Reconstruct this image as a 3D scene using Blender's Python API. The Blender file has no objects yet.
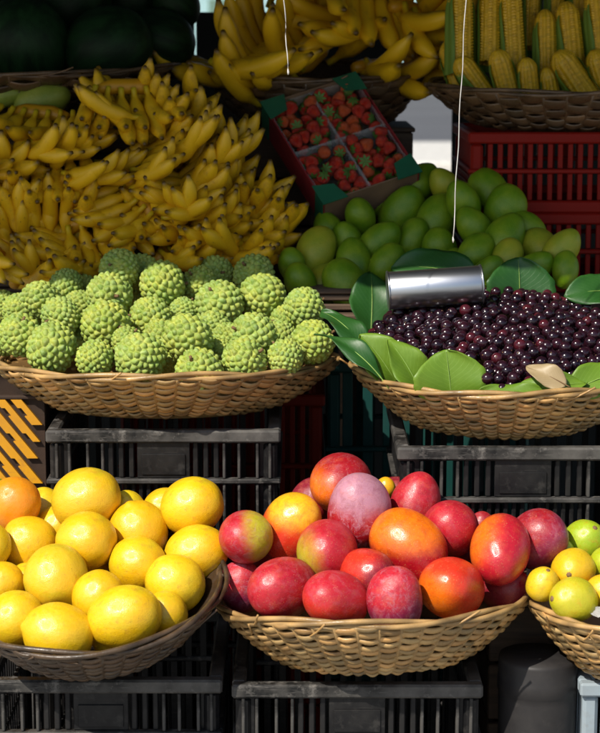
import bpy, math, random
import numpy as np
from mathutils import Vector, Matrix, Quaternion

rnd = random.Random(7)
nrg = np.random.default_rng(11)
R_ = math.radians
scene = bpy.context.scene
COL = scene.collection

# ------------------------------------------------------------------ camera
CAM = Vector((0.0, -3.0, 1.483))
PITCH = R_(10.0)
FPX = 1900.0                       # focal length in pixels of a 600 px wide picture
FWD = Vector((0, math.cos(PITCH), -math.sin(PITCH)))
UPV = Vector((0, math.sin(PITCH), math.cos(PITCH)))
RGT = Vector((1, 0, 0))
cam_d = bpy.data.cameras.new("camera")
cam = bpy.data.objects.new("camera", cam_d)
COL.objects.link(cam)
cam.location = CAM
cam.rotation_euler = (R_(90) - PITCH, 0, 0)
cam_d.sensor_fit = 'HORIZONTAL'
cam_d.sensor_width = 36.0
cam_d.lens = 36.0 * FPX / 600.0
cam_d.clip_start = 0.05
cam_d.clip_end = 600
cam_d.dof.use_dof = True
cam_d.dof.focus_distance = 2.85
cam_d.dof.aperture_fstop = 10.0
scene.camera = cam

# ------------------------------------------------------------------ light
SUN_EL, SUN_AZ = R_(46), R_(40)    # azimuth: to the left of straight behind the camera
SUN = Vector((-math.sin(SUN_AZ) * math.cos(SUN_EL), -math.cos(SUN_AZ) * math.cos(SUN_EL), math.sin(SUN_EL)))
world = bpy.data.worlds.new("World")
scene.world = world
world.use_nodes = True
wn = world.node_tree
sky = wn.nodes.new("ShaderNodeTexSky")
sky.sky_type = 'NISHITA'
sky.sun_disc = False
sky.sun_elevation = SUN_EL
sky.sun_rotation = math.atan2(SUN.x, SUN.y)
wn.links.new(sky.outputs[0], wn.nodes["Background"].inputs[0])
wn.nodes["Background"].inputs[1].default_value = 0.10
sd = bpy.data.lights.new("sun", 'SUN')
sd.energy = 4.6
sd.angle = R_(0.5)
sd.color = (1.0, 0.93, 0.82)
so = bpy.data.objects.new("sun", sd)
COL.objects.link(so)
so.rotation_euler = (-SUN).to_track_quat('-Z', 'Y').to_euler()
so.location = SUN * 8
vs = scene.view_settings
vs.view_transform = 'Standard'
vs.look = 'None'
vs.exposure = 0.4
vs.gamma = 1.0
vs.use_curve_mapping = False
scene.cycles.max_bounces = 6
scene.cycles.transparent_max_bounces = 8
scene.cycles.use_denoising = True


# ------------------------------------------------------------------ helpers: place and tag
def ray(px, py):
    return FWD + RGT * ((px - 300) / FPX) + UPV * ((366.5 - py) / FPX)


def P(px, py, Y):
    d = ray(px, py)
    return CAM + d * ((Y - CAM.y) / d.y)


def mpp(p):
    """metres per photo pixel at a world point"""
    return (Vector(p) - CAM).dot(FWD) / FPX


def sdir(sx, sy, sz=None):
    """direction from picture axes: right, up, towards the viewer"""
    if sz is None:
        sz = math.sqrt(max(0.0, 1 - sx * sx - sy * sy))
    return (RGT * sx + UPV * sy - FWD * sz).normalized()


def tag(o, label=None, cat=None, group=None, kind=None):
    if label: o["label"] = label
    if cat: o["category"] = cat
    if group: o["group"] = group
    if kind: o["kind"] = kind
    return o


def empty(name, loc=(0, 0, 0), rot=None):
    o = bpy.data.objects.new(name, None)
    COL.objects.link(o)
    o.empty_display_size = 0.05
    o.location = loc
    if rot is not None:
        o.rotation_mode = 'QUATERNION'
        o.rotation_quaternion = rot
    return o


def mkmesh(name, v, f, mat=None, smooth=True, col=None):
    me = bpy.data.meshes.new(name)
    v = np.asarray(v, dtype=np.float32)
    me.from_pydata(v.tolist(), [], f if isinstance(f, list) else f.tolist())
    if mat: me.materials.append(mat)
    if smooth:
        me.polygons.foreach_set("use_smooth", [True] * len(me.polygons))
    if col is not None:
        a = me.color_attributes.new("tint", 'FLOAT_COLOR', 'POINT')
        c = np.ones((len(v), 4), dtype=np.float32)
        c[:, :3] = np.asarray(col, dtype=np.float32).reshape(len(v), -1)[:, :3]
        a.data.foreach_set("color", c.ravel())
    me.update()
    return me


def obj(name, me, parent=None, loc=(0, 0, 0), rot=None, scale=None):
    o = bpy.data.objects.new(name, me)
    COL.objects.link(o)
    o.location = loc
    if rot is not None:
        o.rotation_mode = 'QUATERNION'
        o.rotation_quaternion = rot
    if scale is not None:
        o.scale = scale if hasattr(scale, '__len__') else (scale,) * 3
    if parent: o.parent = parent
    return o


class MB:
    """collects boxes, tubes and grids into one mesh"""
    def __init__(s):
        s.v, s.f, s.c = [], [], []

    def add(s, v, f, c=(1, 1, 1)):
        n = len(s.v)
        s.v += [tuple(p) for p in v]
        s.f += [tuple(i + n for i in q) for q in f]
        s.c += [tuple(c)] * len(v) if not (len(c) == len(v) and hasattr(c[0], '__len__')) else [tuple(k) for k in c]
        return s

    def box(s, x0, x1, y0, y1, z0, z1, c=(1, 1, 1)):
        v = [(x, y, z) for z in (z0, z1) for y in (y0, y1) for x in (x0, x1)]
        return s.add(v, [(0, 2, 3, 1), (4, 5, 7, 6), (0, 1, 5, 4), (2, 6, 7, 3), (0, 4, 6, 2), (1, 3, 7, 5)], c)

    def bev(s, x0, x1, y0, y1, z0, z1, b=0.002, c=(1, 1, 1)):
        """box with chamfered edges"""
        cx, cy, cz = (x0 + x1) / 2, (y0 + y1) / 2, (z0 + z1) / 2
        hx, hy, hz = (x1 - x0) / 2, (y1 - y0) / 2, (z1 - z0) / 2
        b = min(b, hx * .49, hy * .49, hz * .49)
        v, idx = [], {}
        for sx in (-1, 1):
            for sy in (-1, 1):
                for sz in (-1, 1):
                    for k in range(3):
                        p = [hx - b, hy - b, hz - b]
                        p[k] += b
                        idx[(sx, sy, sz, k)] = len(v)
                        v.append((cx + sx * p[0], cy + sy * p[1], cz + sz * p[2]))
        f = []
        S = (-1, 1)
        for a in S:
            f.append([idx[(a, -1, -1, 0)], idx[(a, 1, -1, 0)], idx[(a, 1, 1, 0)], idx[(a, -1, 1, 0)]][::a])
            f.append([idx[(-1, a, -1, 1)], idx[(-1, a, 1, 1)], idx[(1, a, 1, 1)], idx[(1, a, -1, 1)]][::a])
            f.append([idx[(-1, -1, a, 2)], idx[(1, -1, a, 2)], idx[(1, 1, a, 2)], idx[(-1, 1, a, 2)]][::a])
            for e in S:
                q = [idx[(a, e, -1, 0)], idx[(a, e, -1, 1)], idx[(a, e, 1, 1)], idx[(a, e, 1, 0)]]
                f.append(q[::-1] if a * e > 0 else q)
                q = [idx[(a, -1, e, 0)], idx[(a, 1, e, 0)], idx[(a, 1, e, 2)], idx[(a, -1, e, 2)]]
                f.append(q if a * e > 0 else q[::-1])
                q = [idx[(-1, a, e, 1)], idx[(1, a, e, 1)], idx[(1, a, e, 2)], idx[(-1, a, e, 2)]]
                f.append(q[::-1] if a * e > 0 else q)
                for g in S:
                    q = [idx[(a, e, g, 0)], idx[(a, e, g, 1)], idx[(a, e, g, 2)]]
                    f.append(q if a * e * g > 0 else q[::-1])
        return s.add(v, [tuple(q) for q in f], c)

    def tube(s, pts, r, n=8, c=(1, 1, 1), close=False, cap=True):
        pts = [Vector(p) for p in pts]
        m = len(pts)
        rr = r if hasattr(r, '__len__') else [r] * m
        cc = c if hasattr(c[0], '__len__') else [c] * m
        v, col = [], []
        up = Vector((0, 0, 1))
        for i, p in enumerate(pts):
            if close: t = pts[(i + 1) % m] - pts[i - 1]
            else: t = pts[min(i + 1, m - 1)] - pts[max(i - 1, 0)]
            t.normalize()
            a = t.cross(up)
            if a.length < 1e-3: a = t.cross(Vector((0, 1, 0)))
            a.normalize()
            b = a.cross(t)
            for k in range(n):
                th = 2 * math.pi * k / n
                v.append(p + (a * math.cos(th) + b * math.sin(th)) * rr[i])
                col.append(cc[i])
        f = []
        for i in range(m if close else m - 1):
            j = (i + 1) % m
            for k in range(n):
                l = (k + 1) % n
                f.append((i * n + k, i * n + l, j * n + l, j * n + k))
        if not close and cap:
            f.append(tuple(range(n))[::-1])
            f.append(tuple((m - 1) * n + k for k in range(n)))
        return s.add(v, f, col)

    def mesh(s, name, mat=None, smooth=False):
        return mkmesh(name, s.v, s.f, mat, smooth, s.c)

    def build(s, name, mat=None, parent=None, smooth=False, **k):
        return obj(name, s.mesh(name, mat, smooth), parent, **k)


# ------------------------------------------------------------------ helpers: materials
class M:
    def __init__(s, name):
        s.m = bpy.data.materials.new(name)
        s.m.use_nodes = True
        s.nt = s.m.node_tree
        s.b = s.nt.nodes["Principled BSDF"]
        s.co = None

    def n(s, typ, **kw):
        nd = s.nt.nodes.new("ShaderNode" + typ)
        for k, v in kw.items():
            if k.startswith('_'): setattr(nd, k[1:], v)
            else: s.put(nd, k, v)
        return nd

    def put(s, nd, k, v):
        i = nd.inputs[int(k[1:])] if (k[0] == 'i' and k[1:].isdigit()) else nd.inputs[k.replace('__', ' ')]
        if isinstance(v, bpy.types.NodeSocket): s.nt.links.new(v, i)
        elif isinstance(v, bpy.types.Node): s.nt.links.new(v.outputs[0], i)
        elif hasattr(v, '__len__') and len(v) == 3 and i.type == 'RGBA': i.default_value = (*v, 1)
        else: i.default_value = v

    def obc(s):
        if s.co is None: s.co = s.n("TexCoord").outputs["Object"]
        return s.co

    def noise(s, scale, detail=4, rough=.55, vec=None, dist=0.0):
        return s.n("TexNoise", Vector=vec if vec is not None else s.obc(), Scale=scale, Detail=detail, Roughness=rough, Distortion=dist).outputs["Fac"]

    def vor(s, scale, vec=None, feat='F1', out="Distance", rand=1.0):
        return s.n("TexVoronoi", _feature=feat, Vector=vec if vec is not None else s.obc(), Scale=scale, Randomness=rand).outputs[out]

    def ramp(s, fac, a, b):
        return s.n("MapRange", Value=fac, From__Min=a, From__Max=b).outputs[0]

    def math(s, op, a, b=0.0, clamp=False):
        nd = s.n("Math", _operation=op, _use_clamp=clamp)
        s.put(nd, 'i0', a); s.put(nd, 'i1', b)
        return nd.outputs[0]

    def mix(s, fac, a, b, mode='MIX'):
        nd = s.n("Mix", _data_type='RGBA', _blend_type=mode)
        s.put(nd, 'i0', fac); s.put(nd, 'i6', a); s.put(nd, 'i7', b)
        return nd.outputs[2]

    def dot(s, vec, d):
        nd = s.n("VectorMath", _operation='DOT_PRODUCT')
        s.put(nd, 'i0', vec); s.put(nd, 'i1', d)
        return nd.outputs["Value"]

    def mapped(s, scale=(1, 1, 1)):
        return s.n("Mapping", Vector=s.obc(), Scale=scale).outputs[0]

    def vcol(s):
        return s.n("VertexColor", _layer_name="tint").outputs[0]

    def rand(s):
        return s.n("ObjectInfo").outputs["Random"]

    def bump(s, h, strength=.3, dist=.01):
        nd = s.n("Bump", Height=h, Strength=strength, Distance=dist)
        s.nt.links.new(nd.outputs[0], s.b.inputs["Normal"])

    def set(s, **kw):
        for k, v in kw.items(): s.put(s.b, k, v)
        return s


def plain(name, c, rough=.6, var=.25, scale=30, metallic=0.0):
    m = M(name)
    f = m.ramp(m.noise(scale, 5), .3, .7)
    m.set(Base__Color=m.mix(f, tuple(k * (1 - var) for k in c), tuple(min(1, k * (1 + var)) for k in c)), Roughness=rough, Metallic=metallic)
    m.bump(m.noise(scale * 6, 3), .15, .002)
    return m.m


def mat_cane(name, c, var=.35):
    m = M(name)
    n1 = m.ramp(m.noise(14, 5), .3, .75)
    n2 = m.ramp(m.noise(90, 3), .35, .7)
    base = m.mix(n1, tuple(k * (1 - var) for k in c), tuple(k * (1 + var * .6) for k in c))
    base = m.mix(m.math('MULTIPLY', n2, .35), base, tuple(k * .55 for k in c))
    base = m.mix(1.0, base, m.vcol(), 'MULTIPLY')
    m.set(Base__Color=base, Roughness=m.ramp(n2, -.6, 1.8))
    m.bump(m.noise(260, 3), .35, .001)
    return m.m


def mat_plastic(name, c, dust=(.25, .23, .2), amt=.5, rough=.42, spec=.25):
    m = M(name)
    n1 = m.ramp(m.noise(9, 6, .65), .42, .78)
    n2 = m.ramp(m.noise(55, 4, .7), .5, .72)
    n3 = m.ramp(m.noise(26, 3, .6, m.mapped((1, 1, 9))), .55, .8)
    d = m.math('MULTIPLY', m.math('MAXIMUM', m.math('MAXIMUM', n1, n2), n3), amt, True)
    m.set(Base__Color=m.mix(d, c, dust), Roughness=m.math('ADD', m.math('MULTIPLY', d, .4), rough), Specular__IOR__Level=spec)
    m.bump(m.noise(120, 3), .12, .001)
    return m.m


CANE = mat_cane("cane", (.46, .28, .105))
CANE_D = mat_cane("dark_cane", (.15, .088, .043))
CANE_SHADE = mat_cane("shaded_cane", (.085, .052, .027))  # citrus basket's shade is put into this cane colour
BLACK = mat_plastic("black_plastic", (.006, .006, .007), (.075, .07, .062), .35, .36)
BLACK_WORN_LIT = mat_plastic("worn_lit_black_plastic", (.012, .012, .012), (.22, .205, .185), .60)  # rim wear; the lighter tone also paints the lit edges of the ribs
RED = mat_plastic("red_plastic", (.20, .008, .004), (.12, .03, .02), .15, .5, .12)
DRED = mat_plastic("faded_red_plastic", (.20, .016, .007), (.12, .03, .02), .2, .5, .12)
GREENP = mat_plastic("green_plastic", (.006, .045, .040), (.05, .08, .075), .2, .5, .15)
YELLOWP = mat_plastic("yellow_plastic", (.60, .28, .012), (.3, .13, .03), .5)
WHITEP = mat_plastic("white_plastic", (.26, .32, .36), (.2, .2, .19), .5)
DGREY = mat_plastic("dark_grey_plastic", (.018, .017, .018), (.06, .055, .05), .4)
WOOD = None


def mat_wood(name, c):
    m = M(name)
    g = m.noise(6, 6, .6, m.mapped((1.5, 22, 22)), .6)
    m.set(Base__Color=m.mix(m.ramp(g, .3, .7), tuple(k * .5 for k in c), c), Roughness=.75)
    m.bump(g, .4, .003)
    return m.m


WOOD = mat_wood("weathered_wood", (.11, .068, .04))
STEMM = plain("dry_stem", (.16, .09, .035), .8, .4, 3)

# ------------------------------------------------------------------ the setting
def ground():
    m = M("concrete_paving")
    f = m.ramp(m.noise(1.2, 8, .65), .3, .7)
    m.set(Base__Color=m.mix(f, (.24, .23, .215), (.36, .35, .33)), Roughness=.85)
    m.bump(m.noise(40, 5), .3, .01)
    g = MB().add([(-120, -60, 0), (120, -60, 0), (120, 250, 0), (-120, 250, 0)], [(0, 1, 2, 3)])
    tag(g.build("ground", m.m), "pale concrete ground under and around the stall", kind="structure")
    a = M("asphalt")
    f = a.ramp(a.noise(.35, 8, .7, a.mapped((.25, 3, 1))), .3, .72)
    a.set(Base__Color=a.mix(f, (.055, .056, .06), (.12, .12, .125)), Roughness=.8)
    a.bump(a.noise(60, 4), .4, .01)
    rd = MB().add([(-120, 21, .004), (120, 21, .004), (120, 46, .004), (-120, 46, .004)], [(0, 1, 2, 3)])
    tag(rd.build("road", a.m), "grey asphalt road beyond the stall", kind="structure")
    kb = plain("kerb_stone", (.55, .53, .48), .8)
    kbo = MB().bev(-120, 120, 17.2, 21.0, .005, .12, .02)
    tag(kbo.build("kerb", kb), "pale stone kerb strip along the road", kind="structure")
    MB_ = MB().bev(-120, 120, 46, 49, .005, .13, .02)
    tag(MB_.build("pavement", kb), "far pavement across the road", kind="structure")
    # house across the road
    hs = empty("house", (-4, 52, 0))
    teal = plain("teal_render", (.30, .46, .47), .85, .12, .6)
    fr = plain("white_frame", (.7, .7, .68), .5)
    gl = M("window_glass").set(Base__Color=(.03, .04, .05), Roughness=.08).m
    MB().box(-16, 16, 0, 9, .0, 6.2).build("wall", teal, hs)
    MB().bev(-16.4, 16.4, -.4, 9.4, 6.2, 6.6, .08).build("roof", plain("roof_tile", (.3, .12, .07), .8), hs)
    for k in range(8):
        x = -14 + k * 4
        w = MB().bev(x - .7, x + .7, -.06, .1, 3.9, 5.3, .02).build("window", fr, hs)
        MB().box(x - .6, x + .6, -.075, -.062, 4.0, 5.2).build("pane", gl, w)
        if k % 3 == 1:
            MB().bev(x - .6, x + .6, -.07, .1, .1, 2.4, .02).build("door", plain("door_paint", (.12, .2, .16), .5), hs)
        else:
            w = MB().bev(x - .7, x + .7, -.06, .1, 1.1, 2.5, .02).build("window", fr, hs)
            MB().box(x - .6, x + .6, -.075, -.062, 1.2, 2.4).build("pane", gl, w)
    tag(hs, "low pale teal house across the road", "house")


ground()


# canopy that shades the back of the stall
CZ = 1.76
CY = .205 - (CZ - 1.05) * math.cos(SUN_AZ) / math.tan(SUN_EL)
def canopy():
    t = empty("awning", (0, 0, 0))
    m = M("canvas")
    m.set(Base__Color=m.mix(m.ramp(m.noise(5, 5), .3, .7), (.05, .075, .10), (.07, .10, .13)), Roughness=.9)
    n, k = 24, 16
    v, f = [], []
    for j in range(k + 1):
        for i in range(n + 1):
            x, y = -2.6 + 5.2 * i / n, CY + 2.7 * j / k
            v.append((x, y, CZ + .10 * j / k - .03 * math.sin(math.pi * ((i * 4 / n) % 1)) * math.sin(math.pi * j / k) ** .5))
    for j in range(k):
        for i in range(n):
            a = j * (n + 1) + i
            f.append((a, a + 1, a + n + 2, a + n + 1))
    MB().add(v, f).build("canvas", m.m, t, True)
    met = plain("galvanised_tube", (.35, .36, .37), .4, .2, 20, .8)
    for x in (-2.55, 2.55):
        for y in (CY + .02, CY + 2.66):
            MB().tube([(x, y, 0), (x, y, CZ + (.08 if y > 1 else -.02))], .02, 10).build("pole", met, t, True)
    for y, z in ((CY + .01, CZ - .022), (CY + 2.68, CZ + .075)):
        MB().tube([(-2.6, y, z), (2.6, y, z)], .014, 8).build("crossbar", met, t, True)
    tag(t, "dark canvas awning over the back of the stall, on metal poles", "awning")


canopy()


def tables():
    for (x0, x1, y0, y1, lab) in ((-.95, .045, .34, 1.15, "rough wooden table carrying the heap of bananas"),
                                  (.06, 1.0, .17, 1.15, "rough wooden table carrying green mangoes and red crates")):
        t = empty("display_table", ((x0 + x1) / 2, (y0 + y1) / 2, 0))
        cx, cy = (x0 + x1) / 2, (y0 + y1) / 2
        nb = 6
        for k in range(nb):
            a, b = y0 + (y1 - y0) * k / nb, y0 + (y1 - y0) * (k + 1) / nb - .006
            MB().bev(x0 - cx, x1 - cx, a - cy, b - cy, .985, 1.013 + .002 * (k % 2), .003).build("plank", WOOD, t)
        for x in (x0 + .05, x1 - .05):
            for y in (.68, y1 - .06):
                MB().bev(x - cx - .025, x - cx + .025, y - cy - .025, y - cy + .025, 0, .984, .003).build("leg", WOOD, t)
        tag(t, lab, "table")


tables()


# ------------------------------------------------------------------ crates
_slat = {}
def shared_box(key, sx, sy, sz, mat, b=.0015):
    k = (key, round(sx, 4), round(sy, 4), round(sz, 4), mat.name)
    if k not in _slat:
        _slat[k] = MB().bev(-sx / 2, sx / 2, -sy / 2, sy / 2, -sz / 2, sz / 2, b).mesh(key, mat)
    return _slat[k]


def crate(loc, W, D, H, mat, label, group=None, rz=0.0, style=0):
    """loc: middle of the front bottom edge; front face looks to -Y"""
    t = empty("plastic_crate", loc)
    wm = BLACK_WORN_LIT if mat is BLACK else mat
    t.rotation_euler.z = rz
    b = lambda n: MB()
    tk = .012
    # rims (one closed ring each)
    def ring(name, z0, z1, out, th):
        m = MB()
        m.bev(-W / 2 - out, W / 2 + out, -out, th, z0, z1, .003)
        m.bev(-W / 2 - out, W / 2 + out, D - th, D + out, z0, z1, .003)
        m.bev(-W / 2 - out, -W / 2 + th, th + .0005, D - th - .0005, z0 + .0004, z1 - .0004, .003)
        m.bev(W / 2 - th, W / 2 + out, th + .0005, D - th - .0005, z0 + .0004, z1 - .0004, .003)
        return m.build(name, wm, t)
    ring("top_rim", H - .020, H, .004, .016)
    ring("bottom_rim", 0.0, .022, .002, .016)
    mid = H * (.72 if style == 0 else .52)
    ring("middle_rail", mid - .004, mid + .004, .004, .012)
    MB().bev(-W / 2 + .017, W / 2 - .017, .017, D - .017, .002, .008, .001).build("floor_panel", mat, t)
    for sx in (-1, 1):
        for y in (.004, D - .026):
            x0 = sx * (W / 2 - .001) - (.022 if sx > 0 else 0)
            MB().bev(x0, x0 + .022, y, y + .022, .0225, H - .0205, .005).build("corner_post", mat, t)
    z_lo, z_hi = .0225, H - .0205
    if style == 0:
        fins = [.035, .09, .17, .235, .765, .83, .91, .965]
        for u in fins:                                            # thin ribs proud of the wall
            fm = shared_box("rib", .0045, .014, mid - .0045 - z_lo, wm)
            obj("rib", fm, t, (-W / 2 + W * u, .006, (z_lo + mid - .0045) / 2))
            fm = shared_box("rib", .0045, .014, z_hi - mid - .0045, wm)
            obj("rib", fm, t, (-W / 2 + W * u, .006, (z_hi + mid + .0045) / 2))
        for (u0, u1) in ((.035, .09), (.91, .965)):                # closed webs between the outer ribs
            MB().bev(-W / 2 + W * u0 + .003, -W / 2 + W * u1 - .003, .009, .012, z_lo, mid - .005, .0005).build("web", mat, t)
            MB().bev(-W / 2 + W * u0 + .003, -W / 2 + W * u1 - .003, .009, .012, mid + .005, z_hi, .0005).build("web", mat, t)
        # centre plate with a lip
        pl = MB().bev(-W * .115, W * .115, .004, .0075, mid + .0045, z_hi, .001).build("plate", mat, t)
        MB().bev(-W * .095, W * .095, .0015, .0036, mid + .010, z_hi - .018, .001).build("raised_panel", mat, pl)
        for u in (.27, .315, .36, .64, .685, .73):
            obj("slat", shared_box("slat", .008, .006, z_hi - mid - .0045, mat), t, (-W / 2 + W * u, .008, (z_hi + mid + .0045) / 2))
        n = 15
        for k in range(n):
            u = .265 + .47 * k / (n - 1)
            obj("slat", shared_box("slat", .0068, .006, mid - .0045 - z_lo, mat), t, (-W / 2 + W * u, .008, (z_lo + mid - .0045) / 2))
    else:
        n = 17 if style == 1 else 9
        for k in range(n):
            u = .1 + .8 * k / (n - 1)
            wd = .009 if style == 1 else .018
            obj("slat", shared_box("slat", wd, .005, mid - .0045 - z_lo, mat), t, (-W / 2 + W * u, .007, (z_lo + mid - .0045) / 2))
            obj("slat", shared_box("slat", wd, .005, z_hi - mid - .0045, mat), t, (-W / 2 + W * u, .007, (z_hi + mid + .0045) / 2))
    # side and back walls
    ns = max(6, int(D / .024))
    m = MB()
    for sx in (-1, 1):
        for k in range(ns):
            y = .035 + (D - .07) * k / (ns - 1)
            x = sx * (W / 2 - .006)
            m.box(x - .003, x + .003, y - .0048, y + .0048, z_lo, mid - .0045)
            m.box(x - .003, x + .003, y - .0048, y + .0048, mid + .0045, z_hi)
        # rungs that make the ladder look of the side
        for k in range(3):
            x = sx * (W / 2 - .006)
            for zz in (z_lo + (mid - z_lo) * (k + 1) / 4,):
                m.box(x - .0045, x + .0045, .03, D - .03, zz - .002, zz + .002)
    for k in range(12):
        x = -W / 2 + .04 + (W - .08) * k / 11
        m.box(x - .005, x + .005, D - .010, D - .004, z_lo, mid - .0045)
        m.box(x - .005, x + .005, D - .010, D - .004, mid + .0045, z_hi)
    m.build("side_slats", mat, t)
    tag(t, label, "crate", group)
    return t


H0 = .29
def px_x(px, Y, py=400):
    return P(px, py, Y).x


def crates():
    # middle tier
    xl = px_x(163, -.12, 430); xr = px_x(524, -.23, 445)
    crate((xl, -.12, .585), .356, .36, H0, BLACK, "worn black crate under the basket of sugar apples", "black crates")
    crate((xr, -.23, .582), .370, .36, H0, BLACK, "worn black crate under the basket of dark berries", "black crates")
    crate((xl + .01, -.03, .29), .356, .31, H0, BLACK, "black crate low in the stack under the sugar apples, mostly hidden", "black crates")
    crate((xl, -.03, .0), .356, .31, H0, BLACK, "black crate on the ground under the sugar apple stack, hidden", "black crates")
    crate((xr, -.03, .29), .370, .26, H0, BLACK, "black crate low in the stack under the dark berries, mostly hidden", "black crates")
    crate((xr, -.03, .0), .370, .26, H0, BLACK, "black crate on the ground under the dark berry stack, hidden", "black crates")
    # front tier
    a = px_x(100, -.43, 680); b = px_x(357, -.43, 680)
    crate((a, -.43, .29), .338, .34, H0, BLACK, "black crate with torn rim under the basket of yellow citrus", "black crates")
    crate((b, -.45, .29), .345, .34, H0, BLACK, "black crate with dusty rim under the basket of red mangoes", "black crates")
    crate((a, -.43, 0), .338, .34, H0, BLACK, "black crate on the ground below the citrus crate", "black crates")
    crate((b, -.435, 0), .345, .34, H0, BLACK, "black crate on the ground below the mango crate", "black crates")
    # white crate under the guava basket
    w = px_x(583, -.43, 690)
    crate((w + .18, -.43, .29), .36, .34, .285, WHITEP, "bluish white crate at the right edge under the guava basket", None, 0, 2)
    crate((w + .18, -.43, .0), .36, .34, H0, BLACK, "black crate on the ground below the bluish white crate", "black crates")
    # crates in the gap between the two middle stacks
    e = px_x(325, .30, 420)
    for k, z in enumerate((0, .29, .58)):
        if k == 2:
            crate((e + .184, .30, z), .36, .30, .33, GREENP, "dark green crate in the shade between the two upper baskets", None, 0, 2)
            crate((e - .184, .30, z), .36, .30, .27, DRED, "dull red crate in the shade beside the dark green crate", "red crates", 0, 1)
        else:
            crate((e + .184, .32, z), .36, .28, H0, GREENP, "hidden green crate, %s of its stack" % ("lowest" if k == 0 else "middle"), "hidden green crates", 0, 2)
            crate((e - .184, .32, z), .36, .28, H0, DRED, "hidden red crate, %s of its stack" % ("lowest" if k == 0 else "middle"), "hidden red crates", 0, 1)
    # red shallow crates under the corn basket
    r = px_x(470, .42, 180)
    crate((r + .18, .42, 1.016), .36, .36, .1445, RED, "red slatted crate, lower of the two under the corn basket", "red crates", 0, 1)
    crate((r + .18, .418, 1.161), .36, .36, .1445, RED, "red slatted crate, upper of the two under the corn basket", "red crates", 0, 1)
    # yellow crate at the left edge, its shadow stripes built as bars and gaps
    y = empty("striped_crate", (px_x(45, -.02, 430) - .19, -.02, .58))
    W, D, H = .38, .34, .33
    DBR = plain("brown_shade_board", (.03, .014, .006), .8)
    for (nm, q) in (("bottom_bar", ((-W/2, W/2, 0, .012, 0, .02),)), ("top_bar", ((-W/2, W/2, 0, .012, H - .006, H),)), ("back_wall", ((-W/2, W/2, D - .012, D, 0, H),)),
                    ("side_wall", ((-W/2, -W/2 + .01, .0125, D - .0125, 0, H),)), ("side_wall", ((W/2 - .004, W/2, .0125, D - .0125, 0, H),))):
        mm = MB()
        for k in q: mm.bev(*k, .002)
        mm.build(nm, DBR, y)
    MB().bev(-W/2 + .001, W/2 - .001, .009, .0115, .0205, H - .0065, .0005).build("stripe_shade_panel", DBR, y)
    for k in range(23):                                            # perforated yellow bars; the dark gaps stand for diagonal shadow stripes
        x0 = -W/2 - .22 + k * .026
        m = MB()
        n = 22
        for i in range(n):
            a0, a1 = i / n, (i + 1) / n
            z0, z1 = H - .0065 - (H - .028) * a0, H - .0065 - (H - .028) * a1
            xa, xb = x0 + .24 * a0, x0 + .24 * a1
            nib = .0055 if i % 3 == 1 else 0
            if xa + .004 < -W/2 + .002 or xb + .019 > W/2 - .001: continue
            m.add([(xa + nib, .001, z0), (xa + .017, .001, z0), (xb + .017, .001, z1), (xb + nib, .001, z1),
                   (xa + nib, .0085, z0), (xa + .017, .0085, z0), (xb + .017, .0085, z1), (xb + nib, .0085, z1)],
                  [(0, 3, 2, 1), (0, 1, 5, 4), (2, 3, 7, 6), (1, 2, 6, 5), (3, 0, 4, 7)])
        if m.v: m.build("lit_stripe_bar", YELLOWP, y)
    tag(y, "perforated yellow crate at the left edge, shadow stripes built as slanting bars", "crate")
    for z in (0, .29):
        crate((y.location.x, 0.0, z), .38, .34, H0, BLACK, "hidden black crate under the yellow striped crate, %s of two" % ("lower" if z == 0 else "upper"), "black crates")


crates()


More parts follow.
